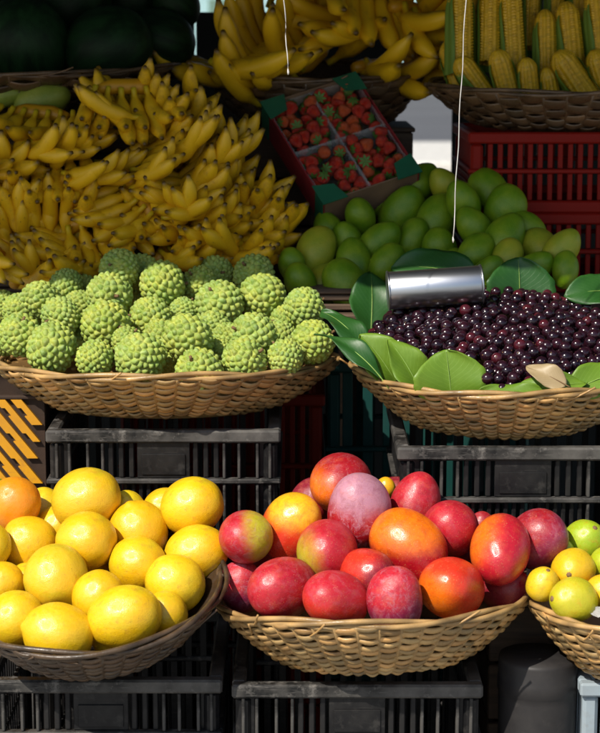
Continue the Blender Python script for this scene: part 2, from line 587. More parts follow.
# ------------------------------------------------------------------ baskets
def basket(name, label, c, R, H, rb, mat, tilt=0.0, roll=0.0, nst=44, rows=11, group=None, wob=1.0, rz=0.0):
    """c: centre of the rim; tilt > 0 leans the rim to the viewer"""
    q = Quaternion((1, 0, 0), R_(tilt)) @ Quaternion((0, 1, 0), R_(roll))
    n = q @ Vector((0, 0, 1))
    t = empty(name, Vector(c) - n * H, q)
    rr = random.Random(hash(label) % 9973 if False else int(R * 10000) + rows)
    def prof(s):
        return rb + (R - rb) * s ** .85, H * s ** 1.2
    S = nst * 5
    th = np.linspace(0, 2 * np.pi, S, endpoint=False)
    lum = np.array([rr.uniform(0, 6.28) for _ in range(6)])
    wav = sum(np.sin(th * (k + 2) + lum[k]) for k in range(4)) / 4
    V, F, Cc = [], [], []
    K = 8
    off = 0
    for j in range(rows):
        s = (j + .5) / rows
        r0, z0 = prof(s)
        r1, z1 = prof(min(1, s + .02)); r2, z2 = prof(max(0, s - .02))
        tx, tz = r1 - r2, z1 - z2
        L = math.hypot(tx, tz); tx /= L; tz /= L
        nx, nz = tz, -tx                                            # outward normal
        arc = math.hypot(R - rb, H) / rows
        hh = arc * .70
        ph = (j % 2) * np.pi
        hj = rr.uniform(.82, 1.12)
        amp = .0034 * (R / .24) * rr.uniform(.8, 1.25)
        o = np.cos(th * nst / 2 + ph) * amp * (1 + .25 * np.sin(th * 7 + j))
        sk = rr.choice((-1, 1)) * rr.uniform(.2, .9)
        vz = wav * .0035 * wob * s + np.sin(th * nst / 2 + ph) * .0013 * sk + np.sin(th * 5 + j * 2.1) * .0012 * wob + np.sin(th * 13 + j * 4.7) * .0006 * wob
        span = np.floor((th * nst / 2 + ph + np.pi / 2) / np.pi).astype(int)
        tint = np.array([rr.uniform(.55, 1.3) for _ in range(nst + 4)])[span % (nst + 2)]
        warm = np.array([rr.uniform(.9, 1.12) for _ in range(nst + 4)])[span % (nst + 2)]
        for k in range(K):
            a = 2 * np.pi * k / K
            du, dv = math.cos(a) * .0026, math.sin(a) * hh * hj
            hv = 1 + .16 * np.cos(th * nst / 2 + ph) - .08 * np.sin(th * 11 + j)
            rad = r0 + (o + du) * nx + (dv * hv + vz) * tx
            zz = z0 + (o + du) * nz + (dv * hv + vz) * tz
            V.append(np.stack([rad * np.cos(th), rad * np.sin(th), zz], 1))
            Cc.append(np.stack([tint * warm, tint, tint / warm], 1))
        i = np.arange(S)
        for k in range(K):
            a, b = off + k * S, off + ((k + 1) % K) * S
            F.append(np.stack([a + i, a + (i + 1) % S, b + (i + 1) % S, b + i], 1))
        off += K * S
    me = mkmesh("weave", np.concatenate(V), np.concatenate(F), mat, True, np.concatenate(Cc))
    obj("weave", me, t)["kind"] = "stuff"
    # added liner, tinted dark for the shade between strands
    iv, jf = [], []
    for j in range(9):
        r, z = prof(j / 8)
        iv += [((r - .0085) * math.cos(a), (r - .0085) * math.sin(a), z + .002 - .006 * (j == 8)) for a in np.linspace(0, 2 * math.pi, 72, endpoint=False)]
    jf = [(j * 72 + k, j * 72 + (k + 1) % 72, (j + 1) * 72 + (k + 1) % 72, (j + 1) * 72 + k) for j in range(8) for k in range(72)]
    MB().add(iv, jf, (.55, .5, .45)).build("dark_liner", mat, t, True)["kind"] = "stuff"
    # stakes
    m = MB()
    for k in range(nst):
        a = 2 * math.pi * (k + .5) / nst
        pts = []
        for s in (0, .25, .5, .75, 1.0):
            r, z = prof(s)
            pts.append((r * math.cos(a), r * math.sin(a), z))
        m.tube(pts, .0034, 5, (.8, .8, .8))
    m.build("stakes", mat, t, True)["kind"] = "stuff"
    # rim: two canes wound round each other
    rim = empty_part = None
    for h in range(2):
        pts, cl = [], []
        n2 = nst * 4
        for k in range(n2):
            a = 2 * math.pi * k / n2
            w = a * round(nst / 9) + h * math.pi
            wv = wav[int(k * S / n2) % S] * .0045 * wob
            r = R + .0045 * math.cos(w)
            pts.append((r * math.cos(a), r * math.sin(a), H + .003 + wv + .004 * math.sin(w)))
            g = .8 + .35 * math.sin(a * 9 + h) * math.sin(a * 23)
            cl.append((g, g, g))
        MB().tube(pts, .0040, 6, cl, close=True).build("rim_cane", mat, t, True)
    for k in range(7):                                              # loose cane ends
        a = rr.uniform(0, 6.283); s0 = rr.uniform(.45, 1.0)
        pts = []
        for u in range(6):
            r, z = prof(min(1, s0 + .02 * u))
            pts.append(((r + .004 + .0007 * u * u) * math.cos(a + .035 * u), (r + .004 + .0007 * u * u) * math.sin(a + .035 * u), z + .0006 * u * u))
        MB().tube(pts, .0016, 5, (1.1, 1.05, 1.0)).build("loose_end", mat, t, True)
    # base
    b = MB()
    for k in range(9):
        r = rb * (k + .5) / 9
        pts = [(r * math.cos(a), r * math.sin(a), .004) for a in np.linspace(0, 2 * math.pi, 48, endpoint=False)]
        b.tube(pts, rb / 15, 5, (.8, .8, .8), close=True)
    b.build("woven_base", mat, t, True)["kind"] = "stuff"
    tag(t, label, "basket", group)
    return t


def pbasket(label, l, r, yend, Y, zfloor, rbf, mat, **k):
    c = P((l + r) / 2, yend, Y)
    R = (r - l) / 2 * mpp(c)
    H = k.pop('H', None) or (c.z - zfloor - .004)
    return basket("wicker_basket", label, c, R, H, R * rbf, mat, **k), c, R, H


G_B = "wicker baskets of fruit"
B_SUG, cS, RS, HS = pbasket("wide shallow tan wicker basket heaped with green sugar apples", -3, 336, 362, .09, .875, .62, CANE, tilt=-4.5, nst=50, rows=19, group=G_B)
B_JAB, cJ, RJ, HJ = pbasket("tan wicker basket of dark purple berries lined with leaves", 353, 650, 367, -.04, .875, .58, CANE, tilt=1, nst=50, rows=21, group=G_B)
B_MAN, cM, RM, HM = pbasket("tan wicker basket of red mangoes on the front black crate", 218, 528, 598, -.335, .585, .56, CANE, tilt=-7, roll=-2.2, nst=46, rows=19, group=G_B)
B_CIT, cC, RC, HC = pbasket("shade-darkened wicker basket leaning forward, full of yellow citrus", -38, 224, 586, -.40, .60, .55, CANE_SHADE, tilt=14, roll=-3, nst=38, rows=15, group=G_B, H=.085)
B_GUA, cG, RG, HG = pbasket("brown wicker basket of guavas cut by the right edge", 528, 772, 600, -.38, .58, .5, CANE, tilt=0, nst=38, rows=17, group=G_B)
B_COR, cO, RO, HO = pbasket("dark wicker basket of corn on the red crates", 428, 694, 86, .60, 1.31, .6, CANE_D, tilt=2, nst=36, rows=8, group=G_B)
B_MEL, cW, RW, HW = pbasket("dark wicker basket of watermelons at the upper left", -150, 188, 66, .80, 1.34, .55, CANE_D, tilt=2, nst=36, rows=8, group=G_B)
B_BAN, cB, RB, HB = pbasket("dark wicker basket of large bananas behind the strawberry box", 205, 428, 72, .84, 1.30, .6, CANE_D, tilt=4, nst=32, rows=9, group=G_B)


def wooden_box(x0, x1, y0, y1, z0, z1, label):
    t = empty("wooden_box", ((x0 + x1) / 2, (y0 + y1) / 2, z0))
    cx, cy = (x0 + x1) / 2, (y0 + y1) / 2
    n = max(2, round((z1 - z0) / .09))
    for k in range(n):
        a, b = (z1 - z0) * k / n, (z1 - z0) * (k + 1) / n - .006
        MB().bev(x0 - cx, x1 - cx, y0 - cy, y0 - cy + .012, a, b, .002).build("board", WOOD, t)
        MB().bev(x0 - cx, x1 - cx, y1 - cy - .012, y1 - cy, a, b, .002).build("board", WOOD, t)
        MB().bev(x0 - cx, x0 - cx + .012, y0 - cy + .0125, y1 - cy - .0125, a, b, .002).build("board", WOOD, t)
        MB().bev(x1 - cx - .012, x1 - cx, y0 - cy + .0125, y1 - cy - .0125, a, b, .002).build("board", WOOD, t)
    MB().bev(x0 - cx - .004, x1 - cx + .004, y0 - cy - .004, y1 - cy + .004, z1 - z0 - .005, z1 - z0 + .004, .002).build("lid", WOOD, t)
    tag(t, label, "box")


wooden_box(-.75, -.24, .66, 1.0, 1.016, 1.335, "wooden box under the watermelon basket")
wooden_box(-.12, .22, .72, 1.0, 1.016, 1.295, "wooden box under the basket of large bananas")
wooden_box(px_x(492, -.3, 640), px_x(560, -.3, 640), -.26, -.02, .0, .64, "brown board box between the mango and guava baskets")


# ------------------------------------------------------------------ heaps
def relax(items, k=.94, iters=400):
    """items: dict(px,py,r(px),Y). Moves them along their sight lines until they no longer cut each other."""
    n = len(items)
    D = [ray(i['px'], i['py']) for i in items]
    T = np.array([(i['Y'] - CAM.y) / d.y for i, d in zip(items, D)])
    T0 = T.copy()
    Dn = np.array([list(d) for d in D])
    rp = np.array([i['r'] for i in items]) / FPX
    C0 = np.array(list(CAM))
    for it in range(iters):
        X = C0 + Dn * T[:, None]
        mv = np.zeros(n)
        for a in range(n):
            d = X[a] - X
            dist = np.sqrt((d ** 2).sum(1))
            need = k * (rp[a] * T[a] + rp * T) - dist
            need[a] = -1
            hit = need > 0
            if hit.any():
                s = np.sign(T[a] - T[hit]); s[s == 0] = 1 if a % 2 else -1
                mv[a] += (s * need[hit]).sum() * .25
        T += mv + (T0 - T) * .01
    for i, d, t in zip(items, D, T):
        i['c'] = CAM + d * float(t)
        i['R'] = i['r'] / FPX * float(t)
    return items


def convex(pts):
    pts = sorted(set(pts))
    def half(p):
        h = []
        for q in p:
            while len(h) > 1 and (h[-1][0] - h[-2][0]) * (q[1] - h[-2][1]) - (h[-1][1] - h[-2][1]) * (q[0] - h[-2][0]) <= 0: h.pop()
            h.append(q)
        return h[:-1]
    return half(pts) + half(pts[::-1])


def fill_gaps(items, r, back, extra):
    """puts further fruit behind the open gaps of a heap"""
    hull = convex([(i['px'], i['py']) for i in items])
    inside = lambda x, y: all((b[0] - a[0]) * (y - a[1]) - (b[1] - a[1]) * (x - a[0]) >= 0 for a, b in zip(hull, hull[1:] + hull[:1]))
    n0 = len(items)
    xs = [i['px'] for i in items]; ys = [i['py'] for i in items]
    y = min(ys)
    while y <= max(ys):
        x = min(xs)
        while x <= max(xs):
            if inside(x, y) and all(math.hypot(x - i['px'], y - i['py']) > i['r'] * .98 for i in items):
                near = sorted(items[:n0], key=lambda i: math.hypot(x - i['px'], y - i['py']))[:3]
                items.append(dict(px=x, py=y, r=r, Y=sum(i['Y'] for i in near) / 3 + back, fill=True, **extra))
            x += 3
        y += 3
    return items


ORD = ["first", "second", "third", "fourth", "fifth", "sixth", "seventh", "eighth", "ninth", "tenth", "eleventh", "twelfth", "thirteenth", "fourteenth", "fifteenth", "sixteenth"]
def row_names(items, cuts, names):
    """cuts: picture heights that part the heap into rows, top first"""
    rows = {}
    for i in items:
        k = sum(i['py'] > c for c in cuts)
        rows.setdefault(k, []).append(i)
    for k, L in rows.items():
        L.sort(key=lambda i: i['px'])
        for j, i in enumerate(L):
            i['row'] = names[k]
            i['ord'] = ("leftmost" if j == 0 else "rightmost" if j == len(L) - 1 else ORD[j] + " from left")


def uv_sphere(nu, nv):
    v = [(0, 0, 1)]
    for j in range(1, nv):
        ph = math.pi * j / nv
        for i in range(nu):
            a = 2 * math.pi * i / nu
            v.append((math.sin(ph) * math.cos(a), math.sin(ph) * math.sin(a), math.cos(ph)))
    v.append((0, 0, -1))
    f = [(0, 1 + i, 1 + (i + 1) % nu) for i in range(nu)]
    for j in range(nv - 2):
        for i in range(nu):
            a = 1 + j * nu + i; b = 1 + j * nu + (i + 1) % nu
            f.append((a, a + nu, b + nu, b))
    l = len(v) - 1
    s = 1 + (nv - 2) * nu
    f += [(l, s + (i + 1) % nu, s + i) for i in range(nu)]
    return np.array(v), f


def lumpy(v, amp, freq, seed):
    g = np.random.default_rng(seed)
    d = np.zeros(len(v))
    for k in range(7):
        w = g.normal(size=3); w /= np.linalg.norm(w)
        d += np.sin(v @ w * freq * g.uniform(.6, 1.5) + g.uniform(0, 6.28))
    return v * (1 + amp * d / 7)[:, None]


# ---- sugar apples
def sugar_mesh(seed):
    import bmesh
    bm = bmesh.new()
    bmesh.ops.create_icosphere(bm, subdivisions=6, radius=1)
    v = np.array([list(a.co) for a in bm.verts])
    f = [tuple(x.index for x in q.verts) for q in bm.faces]
    bm.free()
    g = np.random.default_rng(seed)
    N = 150
    i = np.arange(N) + .5
    ph = np.arccos(1 - 2 * i / N); th = np.pi * (1 + 5 ** .5) * i
    p = np.stack([np.sin(ph) * np.cos(th), np.sin(ph) * np.sin(th), np.cos(ph)], 1)
    p += g.normal(size=p.shape) * .045
    p /= np.linalg.norm(p, axis=1)[:, None]
    dots = v @ p.T
    o = np.argsort(-dots, axis=1)[:, :2]
    d1 = np.arccos(np.clip(np.take_along_axis(dots, o[:, :1], 1)[:, 0], -1, 1))
    d2 = np.arccos(np.clip(np.take_along_axis(dots, o[:, 1:2], 1)[:, 0], -1, 1))
    e = (d2 - d1) / (d2 + d1)
    h = .135 * (1 - (1 - e) ** 2.6)
    own = o[:, 0]
    kn = g.uniform(.85, 1.12, N)
    h = h * kn[own]
    base = lumpy(v, .06, 2.2, seed)
    out = base * (.90 + h)[:, None]
    out[:, 2] *= .94
    # hollow at the stalk
    top = np.clip((v[:, 2] - .9) / .1, 0, 1)
    out[:, 2] -= top * .07
    t = g.uniform(.88, 1.14, N)[own]; w = g.uniform(.94, 1.06, N)[own] * (1.10 - .12 * np.clip(e * 1.6, 0, 1))
    col = np.stack([t * w, t, t / w ** 1.8 * .95], 1)
    return mkmesh("sugar_apple", out, f, SUGAR, True, col)


def mat_sugar():
    m = M("sugar_apple_skin")
    c = m.mix(m.ramp(m.noise(1.6, 4), .35, .7), (.19, .29, .035), (.38, .42, .065))
    c = m.mix(m.math('MULTIPLY', m.rand(), .5), c, (.20, .31, .075))
    c = m.mix(m.math('MULTIPLY', m.ramp(m.noise(7, 5, .7), .46, .66), .40), c, (.46, .52, .26))
    c = m.mix(1.0, c, m.vcol(), 'MULTIPLY')
    sp = m.ramp(m.noise(15, 5, .75), .62, .70)
    c = m.mix(m.math('MULTIPLY', sp, .7), c, (.10, .075, .03))
    m.set(Base__Color=c, Roughness=.55, Specular__IOR__Level=.35)
    m.bump(m.noise(40, 4), .25, .02)
    return m.m


SUGAR = mat_sugar()
def sugar_apples():
    L = [(20, 335, 21), (52, 349, 25), (95, 359, 20), (140, 359, 25), (106, 325, 25), (61, 316, 20), (72, 328, 15),
         (109, 296, 23), (163, 286, 25), (150, 318, 22), (120, 269, 20), (40, 301, 20), (4, 306, 16), (84, 291, 16),
         (199, 284, 18), (220, 304, 24), (188, 339, 25), (199, 371, 23), (263, 297, 23.5), (254, 274, 21), (304, 308, 21),
         (313, 342, 22), (253, 336, 24), (245, 361, 23), (285, 357, 18), (184, 312, 15), (217, 353, 15), (3, 340, 16), (285, 322, 16), (128, 342, 16)]
    items = []
    for (x, y, r) in L:
        items.append(dict(px=x, py=y, r=r * 1.05, Y=-.11 + (364 - y) / 92 * .33 + (.05 if r < 17 else 0)))
    fill_gaps(items, 19, .06, {})
    relax(items, .93)
    row_names(items, (279, 308, 330, 350), ("shaded back", "upper", "middle", "lower", "front rim"))
    mm = [sugar_mesh(s) for s in (1, 2, 3, 4, 5)]
    st = MB().tube([(0, 0, .80), (.01, 0, .9), (.03, .01, 1.02)], [.10, .06, .07], 7).mesh("stalk", STEMM, True)
    rs = random.Random(5)
    for k, i in enumerate(items):
        d = sdir(rs.uniform(-.9, .9), rs.uniform(-.3, 1), rs.uniform(-.6, .8))
        o = obj("sugar_apple", mm[k % 5], None, i['c'], d.to_track_quat('Z', 'Y'), (i['R'], i['R'] * rs.uniform(.95, 1.05), i['R'] * rs.uniform(.92, 1.05)))
        obj("stalk", st, o)
        tag(o, "knobbly green sugar apple, %s in the %s row of the basket" % (i['ord'], i['row']), "sugar apple", "sugar apples in the wide basket")


sugar_apples()


# ---- citrus
def mat_citrus(name, c1, c2, green):
    m = M(name)
    c = m.mix(m.ramp(m.noise(1.3, 3), .35, .68), c1, c2)
    c = m.mix(m.math('MULTIPLY', m.ramp(m.noise(1.1, 4, .6, None, .5), .50, .68), green), c, (.40, .44, .015))
    sp = m.math('MAXIMUM', m.ramp(m.noise(9, 5, .75), .60, .70), m.ramp(m.noise(2.2, 8, .75), .54, .68))
    c = m.mix(m.math('MULTIPLY', sp, .62), c, (.42, .19, .02))
    c = m.mix(m.math('MULTIPLY', m.math('GREATER_THAN', m.noise(13, 4, .7), .665), .75), c, (.14, .07, .018))
    c = m.mix(m.math('MULTIPLY', m.rand(), .5), c, (.72, .36, .004))
    m.set(Base__Color=c, Roughness=m.ramp(m.noise(6, 4), .10, 1.35), Specular__IOR__Level=.7)
    h = m.math('ADD', m.math('MULTIPLY', m.vor(40), .38), m.math('MULTIPLY', m.noise(2.6, 2), 2.0))
    m.bump(h, .16, .05)
    return m.m


def citrus():
    A = mat_citrus("yellow_citrus_peel", (.74, .50, .005), (.80, .60, .02), .35)
    B = mat_citrus("golden_citrus_peel", (.72, .42, .004), (.78, .52, .010), .45)
    C = mat_citrus("greenish_citrus_peel", (.68, .45, .010), (.66, .49, .025), .8)
    O = mat_citrus("orange_peel", (.72, .20, .008), (.76, .27, .01), .1)
    Gm = mat_citrus("green_peel", (.10, .22, .012), (.18, .30, .02), .4)
    sv, sf = uv_sphere(40, 28)
    ms = {}
    for mt in (A, B, C, O, Gm):
        ms[mt.name] = []
        for s in range(3):
            v = lumpy(sv, .06, 2.6, s + 3)
            v = lumpy(v, .012, 9, s + 13)
            z = v[:, 2]
            v = v * (1 - .06 * np.exp(-((1 - np.abs(z)) / .05)))[:, None]
            v[:, 2] *= .98
            v[:, 2] += .10 * np.exp(-(v[:, 0] ** 2 + v[:, 1] ** 2) / .03) * (z > 0) * (1 if s == 1 else .2)
            ms[mt.name].append(mkmesh("citrus", v, sf, mt))
    cal = MB().tube([(0, 0, .79), (0, 0, .86), (0, 0, .88)], [.13, .09, .03], 7).mesh("calyx", plain("calyx", (.13, .13, .03), .8), True)
    L = [(86, 499, 30, C, 'front', 1.08), (44, 511, 21, A), (30, 544, 27, B), (86, 541, 28.5, B), (56, 578, 31, C), (2, 584, 21, B), (15, 619, 27, A),
         (58, 635, 30, A, 'f', 1.1), (125, 616, 30, B, 'f', 1.14), (98, 597, 25, B), (138, 565, 27, B), (176, 583, 27.5, A), (196, 553, 27, B, 'f', 1.1),
         (138, 531, 28, B), (127, 508, 17, A), (192, 506, 28, B, 'f', 1.05), (165, 508, 19, B), (14, 503, 25, O), (-5, 493, 14, Gm), (108, 640, 15, A), (166, 612, 20, B), (-14, 545, 24, A), (186, 530, 18, A)]
    items = [dict(px=q[0], py=q[1], r=q[2], mat=q[3], s=(q[5] if len(q) > 5 else 1.0), Y=-.515 + (640 - q[1]) / 140 * .28 + (.05 if q[2] < 24 else 0)) for q in L]
    for i in items: i['r'] *= 1.05
    fill_gaps(items, 23, .07, dict(mat=B, s=1.0))
    relax(items, .94)
    row_names(items, (520, 556, 600), ("top", "second", "third", "bottom"))
    rs = random.Random(3)
    look = {A.name: "bright yellow", B.name: "golden yellow", C.name: "yellow green tinged", O.name: "deep orange", Gm.name: "green"}
    for k, i in enumerate(items):
        d = sdir(rs.uniform(-1, 1), rs.uniform(-.7, .8), rs.uniform(-.3, .5))
        if i['s'] > 1: d = sdir(rs.choice((-.95, .95)), .25, .1)
        R = i['R']
        o = obj("citrus", ms[i['mat'].name][k % 3], None, i['c'], d.to_track_quat('Z', 'Y'), (R, R, R * (1.10 if i['s'] == 1 else i['s'] * 1.1)))
        obj("calyx", cal, o)
        tag(o, "%s citrus fruit, %s in the %s row of the heap" % (look[i['mat'].name], i['ord'], i['row']), "citrus", "citrus in the leaning basket")


citrus()

# ---- mangoes
CR = (.31, .005, .011); PK = (.44, .012, .024); OR_ = (.78, .16, .006); YE = (.78, .40, .012); YG = (.44, .40, .02)
PU = (.23, .018, .06); RO_ = (.62, .035, .014); DK = (.20, .010, .022); MAU = (.42, .19, .25)


def mat_mango(name, c1, c2, d, bias, bloom, soft=.35):
    m = M(name)
    pos = m.obc()
    v = m.math('ADD', m.dot(pos, d), m.math('MULTIPLY', m.math('SUBTRACT', m.noise(1.7, 5, .6), .5), .65))
    mask = m.n("MapRange", _interpolation_type='SMOOTHSTEP', Value=v, From__Min=bias - soft, From__Max=bias + soft).outputs[0]
    c = m.mix(mask, c1, c2)
    c = m.mix(m.math('MULTIPLY', m.ramp(m.noise(3.5, 7, .75, None, .6), .45, .65), .42), c, tuple(k * .50 for k in c1))
    c = m.mix(m.math('MULTIPLY', m.ramp(m.noise(2.1, 6, .7), .52, .72), .22), c, (.66, .14, .04))
    if bloom:
        b = m.math('MULTIPLY', m.ramp(m.noise(2.6, 9, .82, None, .8), .49, .60), bloom * .75, True)
        c = m.mix(b, c, MAU)
    dots = m.math('LESS_THAN', m.vor(15), m.math('MULTIPLY', m.noise(5, 2), .30))
    c = m.mix(m.math('MULTIPLY', dots, .38), c, (.62, .34, .14))
    scar = m.math('GREATER_THAN', m.noise(6.5, 7, .78), .665)
    c = m.mix(m.math('MULTIPLY', scar, .75), c, (.09, .035, .015))
    m.set(Base__Color=c, Roughness=m.ramp(m.noise(4, 6, .7), 0.16, 1.5 if not bloom else .95), Specular__IOR__Level=.55)
    m.bump(m.math('ADD', m.noise(28, 4), m.noise(3, 2)), .10, .05)
    return m.m


def mango_shape(seed, nu=40, nv=28):
    v, f = uv_sphere(nu, nv)
    v = lumpy(v, .055, 2.0, seed)
    z = v[:, 2].copy()
    w = 1 - .10 * z - .10 * z ** 2
    v[:, 0] *= w * .98; v[:, 1] *= w * .90
    v[:, 2] *= 1.20
    v[:, 0] += .12 * np.sin(z * 2.2)
    v[:, 2] -= .05 * np.exp(-(v[:, 0] ** 2 + v[:, 1] ** 2) / .045) * (z > 0)
    return v, f


def stem_mesh():
    return MB().tube([(0, 0, .80), (0, 0, .98), (.01, 0, 1.02), (.012, .004, 1.09), (.013, .005, 1.10)], [.06, .07, .055, .045, .02], 8).mesh("stem", STEMM, True)


STM = stem_mesh()


def mangoes():
    # px, py, rpx, aspect, stem dir, c1, c2, second colour side, bias, bloom, look
    L = [(245, 537, 27, 1, (-.5, .15), PK, YG, (.95, .2), .35, .35, "pink mango with yellow green side"),
         (292, 527, 30, 1, (.55, .5), RO_, YE, (.25, .75), .30, .0, "glossy orange and red mango"),
         (243, 586, 23, 1, (.3, .8), PU, PK, (-.3, .6), .2, .8, "dull purple mango with pale bloom"),
         (281, 588, 31, 1, (-.3, .35), CR, PK, (-.5, .4), .1, .25, "crimson mango, stem scar to the left"),
         (327, 551, 31, 1, (-.2, .3), PK, YG, (-.95, -.3), .62, .15, "pink red mango with greenish left edge"),
         (340, 484, 31, 1, (-.55, -.1), CR, OR_, (-.85, -.35), .55, .25, "dark crimson mango on top of the heap"),
         (359, 511, 32, 1, (-.3, .8), CR, MAU, (.1, .75), .25, .9, "large mango with mauve bloom and red underside"),
         (335, 600, 29, 1, (-.35, .05), RO_, PK, (.1, .6), .15, .2, "salmon red mango at the basket front"),
         (368, 574, 26, 1, (.6, .5), DK, RO_, (-.5, .6), .5, 0, "shaded dark red mango deep in the heap"),
         (384, 489, 11, 1, (.1, .9), YE, YE, (0, 1), 0, 0, "small yellow mango peeping out behind"),
         (410, 547, 32, 1.12, (.4, -.75), CR, OR_, (-.1, .85), .22, 0, "tall orange mango with dark red bottom"),
         (395, 599, 28, 1, (.4, .75), PU, PK, (-.2, .5), .1, .6, "mauve pink mango at the basket front"),
         (452, 588, 31, 1, (.1, .2), RO_, OR_, (-.3, -.2), .65, .0, "round red orange mango with a yellow scar"),
         (500, 551, 30, 1.06, (0, -.35), PK, OR_, (-.9, .55), .62, .0, "pink mango rimmed with orange"),
         (450, 528, 29, 1, (-.3, .5), CR, PK, (-.2, .7), .0, .12, "bright crimson mango in the upper middle"),
         (416, 501, 25, 1, (.2, .9), CR, PK, (0, .8), .2, .2, "crimson mango half hidden at the back"),
         (539, 539, 29, 1, (.55, -.05), PU, CR, (-.4, .5), .35, .35, "deep purple mango at the right end"),
         (484, 527, 14, 1, (0, .9), PK, CR, (0, 1), .3, .3, "small pink mango between two larger ones"),
         (506, 588, 22, 1, (.5, .7), DK, CR, (0, 1), .3, .1, "dark red mango under the plastic film")]
    items = [dict(px=q[0], py=q[1], r=q[2], q=q, Y=-.475 + (600 - q[1]) / 115 * .22 + (.09 if q[2] < 24 else 0)) for q in L]
    for i in items: i['r'] *= 1.05
    fill_gaps(items, 23, .08, dict(q=(0, 0, 0, 1, (.5, .7), CR, DK, (0, 1), .3, .1, None)))
    relax(items, .93)
    row_names(items, (515, 545, 575), ("top", "second", "third", "front"))
    for k, i in enumerate(items):
        q = i['q']
        d = sdir(*q[4])
        rot = d.to_track_quat('Z', 'Y') @ Quaternion((0, 0, 1), k * 1.3)
        ld = rot.inverted() @ sdir(*q[7], 0.25)
        mt = mat_mango("mango_skin_%d" % k, q[5], q[6], tuple(ld), q[8], q[9])
        v, f = mango_shape(k % 5 + 20)
        o = obj("mango", mkmesh("mango", v, f, mt), None, i['c'], rot, (i['R'] * 1.06, i['R'] * 1.06, i['R'] * .98 * q[3]))
        obj("stem", STM, o)
        tag(o, q[10] or "dark red mango wedged between others, %s in the %s row" % (i['ord'], i['row']), "mango", "red mangoes in the front basket")


mangoes()


# ---- guavas at the right
def guavas():
    Yl = mat_citrus("yellow_guava_skin", (.70, .46, .012), (.62, .44, .015), .3)
    Gr = mat_citrus("green_guava_skin", (.22, .42, .012), (.34, .50, .03), .3)
    sv, sf = uv_sphere(40, 28)
    ms = {}
    for mt in (Yl, Gr):
        ms[mt.name] = []
        for s in range(3):
            v = lumpy(sv, .06, 3.4, s + 43)
            v = lumpy(v, .02, 8, s + 3)
            z = v[:, 2]
            v[:, 0] *= 1 - .1 * z; v[:, 1] *= 1 - .1 * z
            v[:, 2] *= 1.08
            ms[mt.name].append(mkmesh("guava", v, sf, mt))
    cal = MB().tube([(0, 0, .95), (0, 0, 1.10), (0, 0, 1.13)], [.17, .13, .05], 7).mesh("calyx", STEMM, True)
    L = [(585, 541, 22, Gr, (.3, .6), "light green guava at the top of the right basket"), (573, 570, 22, Yl, (-.3, -.1), "yellow guava with dark spots in the right basket"),
         (573, 600, 23, Gr, (-.9, .1), "green guava at the front rim of the right basket"), (603, 592, 18, Yl, (.3, .4), "yellow guava cut by the right edge"),
         (606, 562, 16, Gr, (.2, .5), "green guava cut by the right edge"), (543, 584, 17, Yl, (.2, .8), "shaded yellow guava behind the right basket rim"),
         (640, 560, 24, Gr, (.2, .5), "green guava beyond the right edge"), (650, 595, 24, Yl, (.2, .5), "yellow guava beyond the right edge"),
         (690, 580, 25, Gr, (.2, .5), "large green guava at the far side of the right basket"), (560, 552, 15, Gr, (.2, .5), "green guava deep in the right basket"),
         (625, 612, 20, Gr, (.2, .5), "green guava low at the rim beyond the right edge")]
    items = [dict(px=q[0], py=q[1], r=q[2], q=q, Y=-.47 + (605 - q[1]) / 65 * .15) for q in L]
    relax(items, .95)
    for k, i in enumerate(items):
        q = i['q']
        o = obj("guava", ms[q[3].name][k % 3], None, i['c'], sdir(*q[4]).to_track_quat('Z', 'Y'), i['R'])
        obj("calyx", cal, o)
        tag(o, q[5], "guava", "guavas in the right basket")


guavas()


# ---- green mangoes
def mat_gmango(name, c1, c2):
    m = M(name)
    c = m.mix(m.ramp(m.noise(1.2, 4), .35, .7), c1, c2)
    dots = m.math('LESS_THAN', m.vor(20), .13)
    c = m.mix(m.math('MULTIPLY', dots, .5), c, (.4, .42, .15))
    scar = m.math('GREATER_THAN', m.noise(4, 6, .75), .70)
    c = m.mix(m.math('MULTIPLY', scar, .6), c, (.09, .05, .015))
    m.set(Base__Color=c, Roughness=.40, Specular__IOR__Level=.35)
    m.bump(m.math('ADD', m.noise(20, 4), m.math('MULTIPLY', m.noise(2.5, 3), 2.0)), .14, .05)
    return m.m


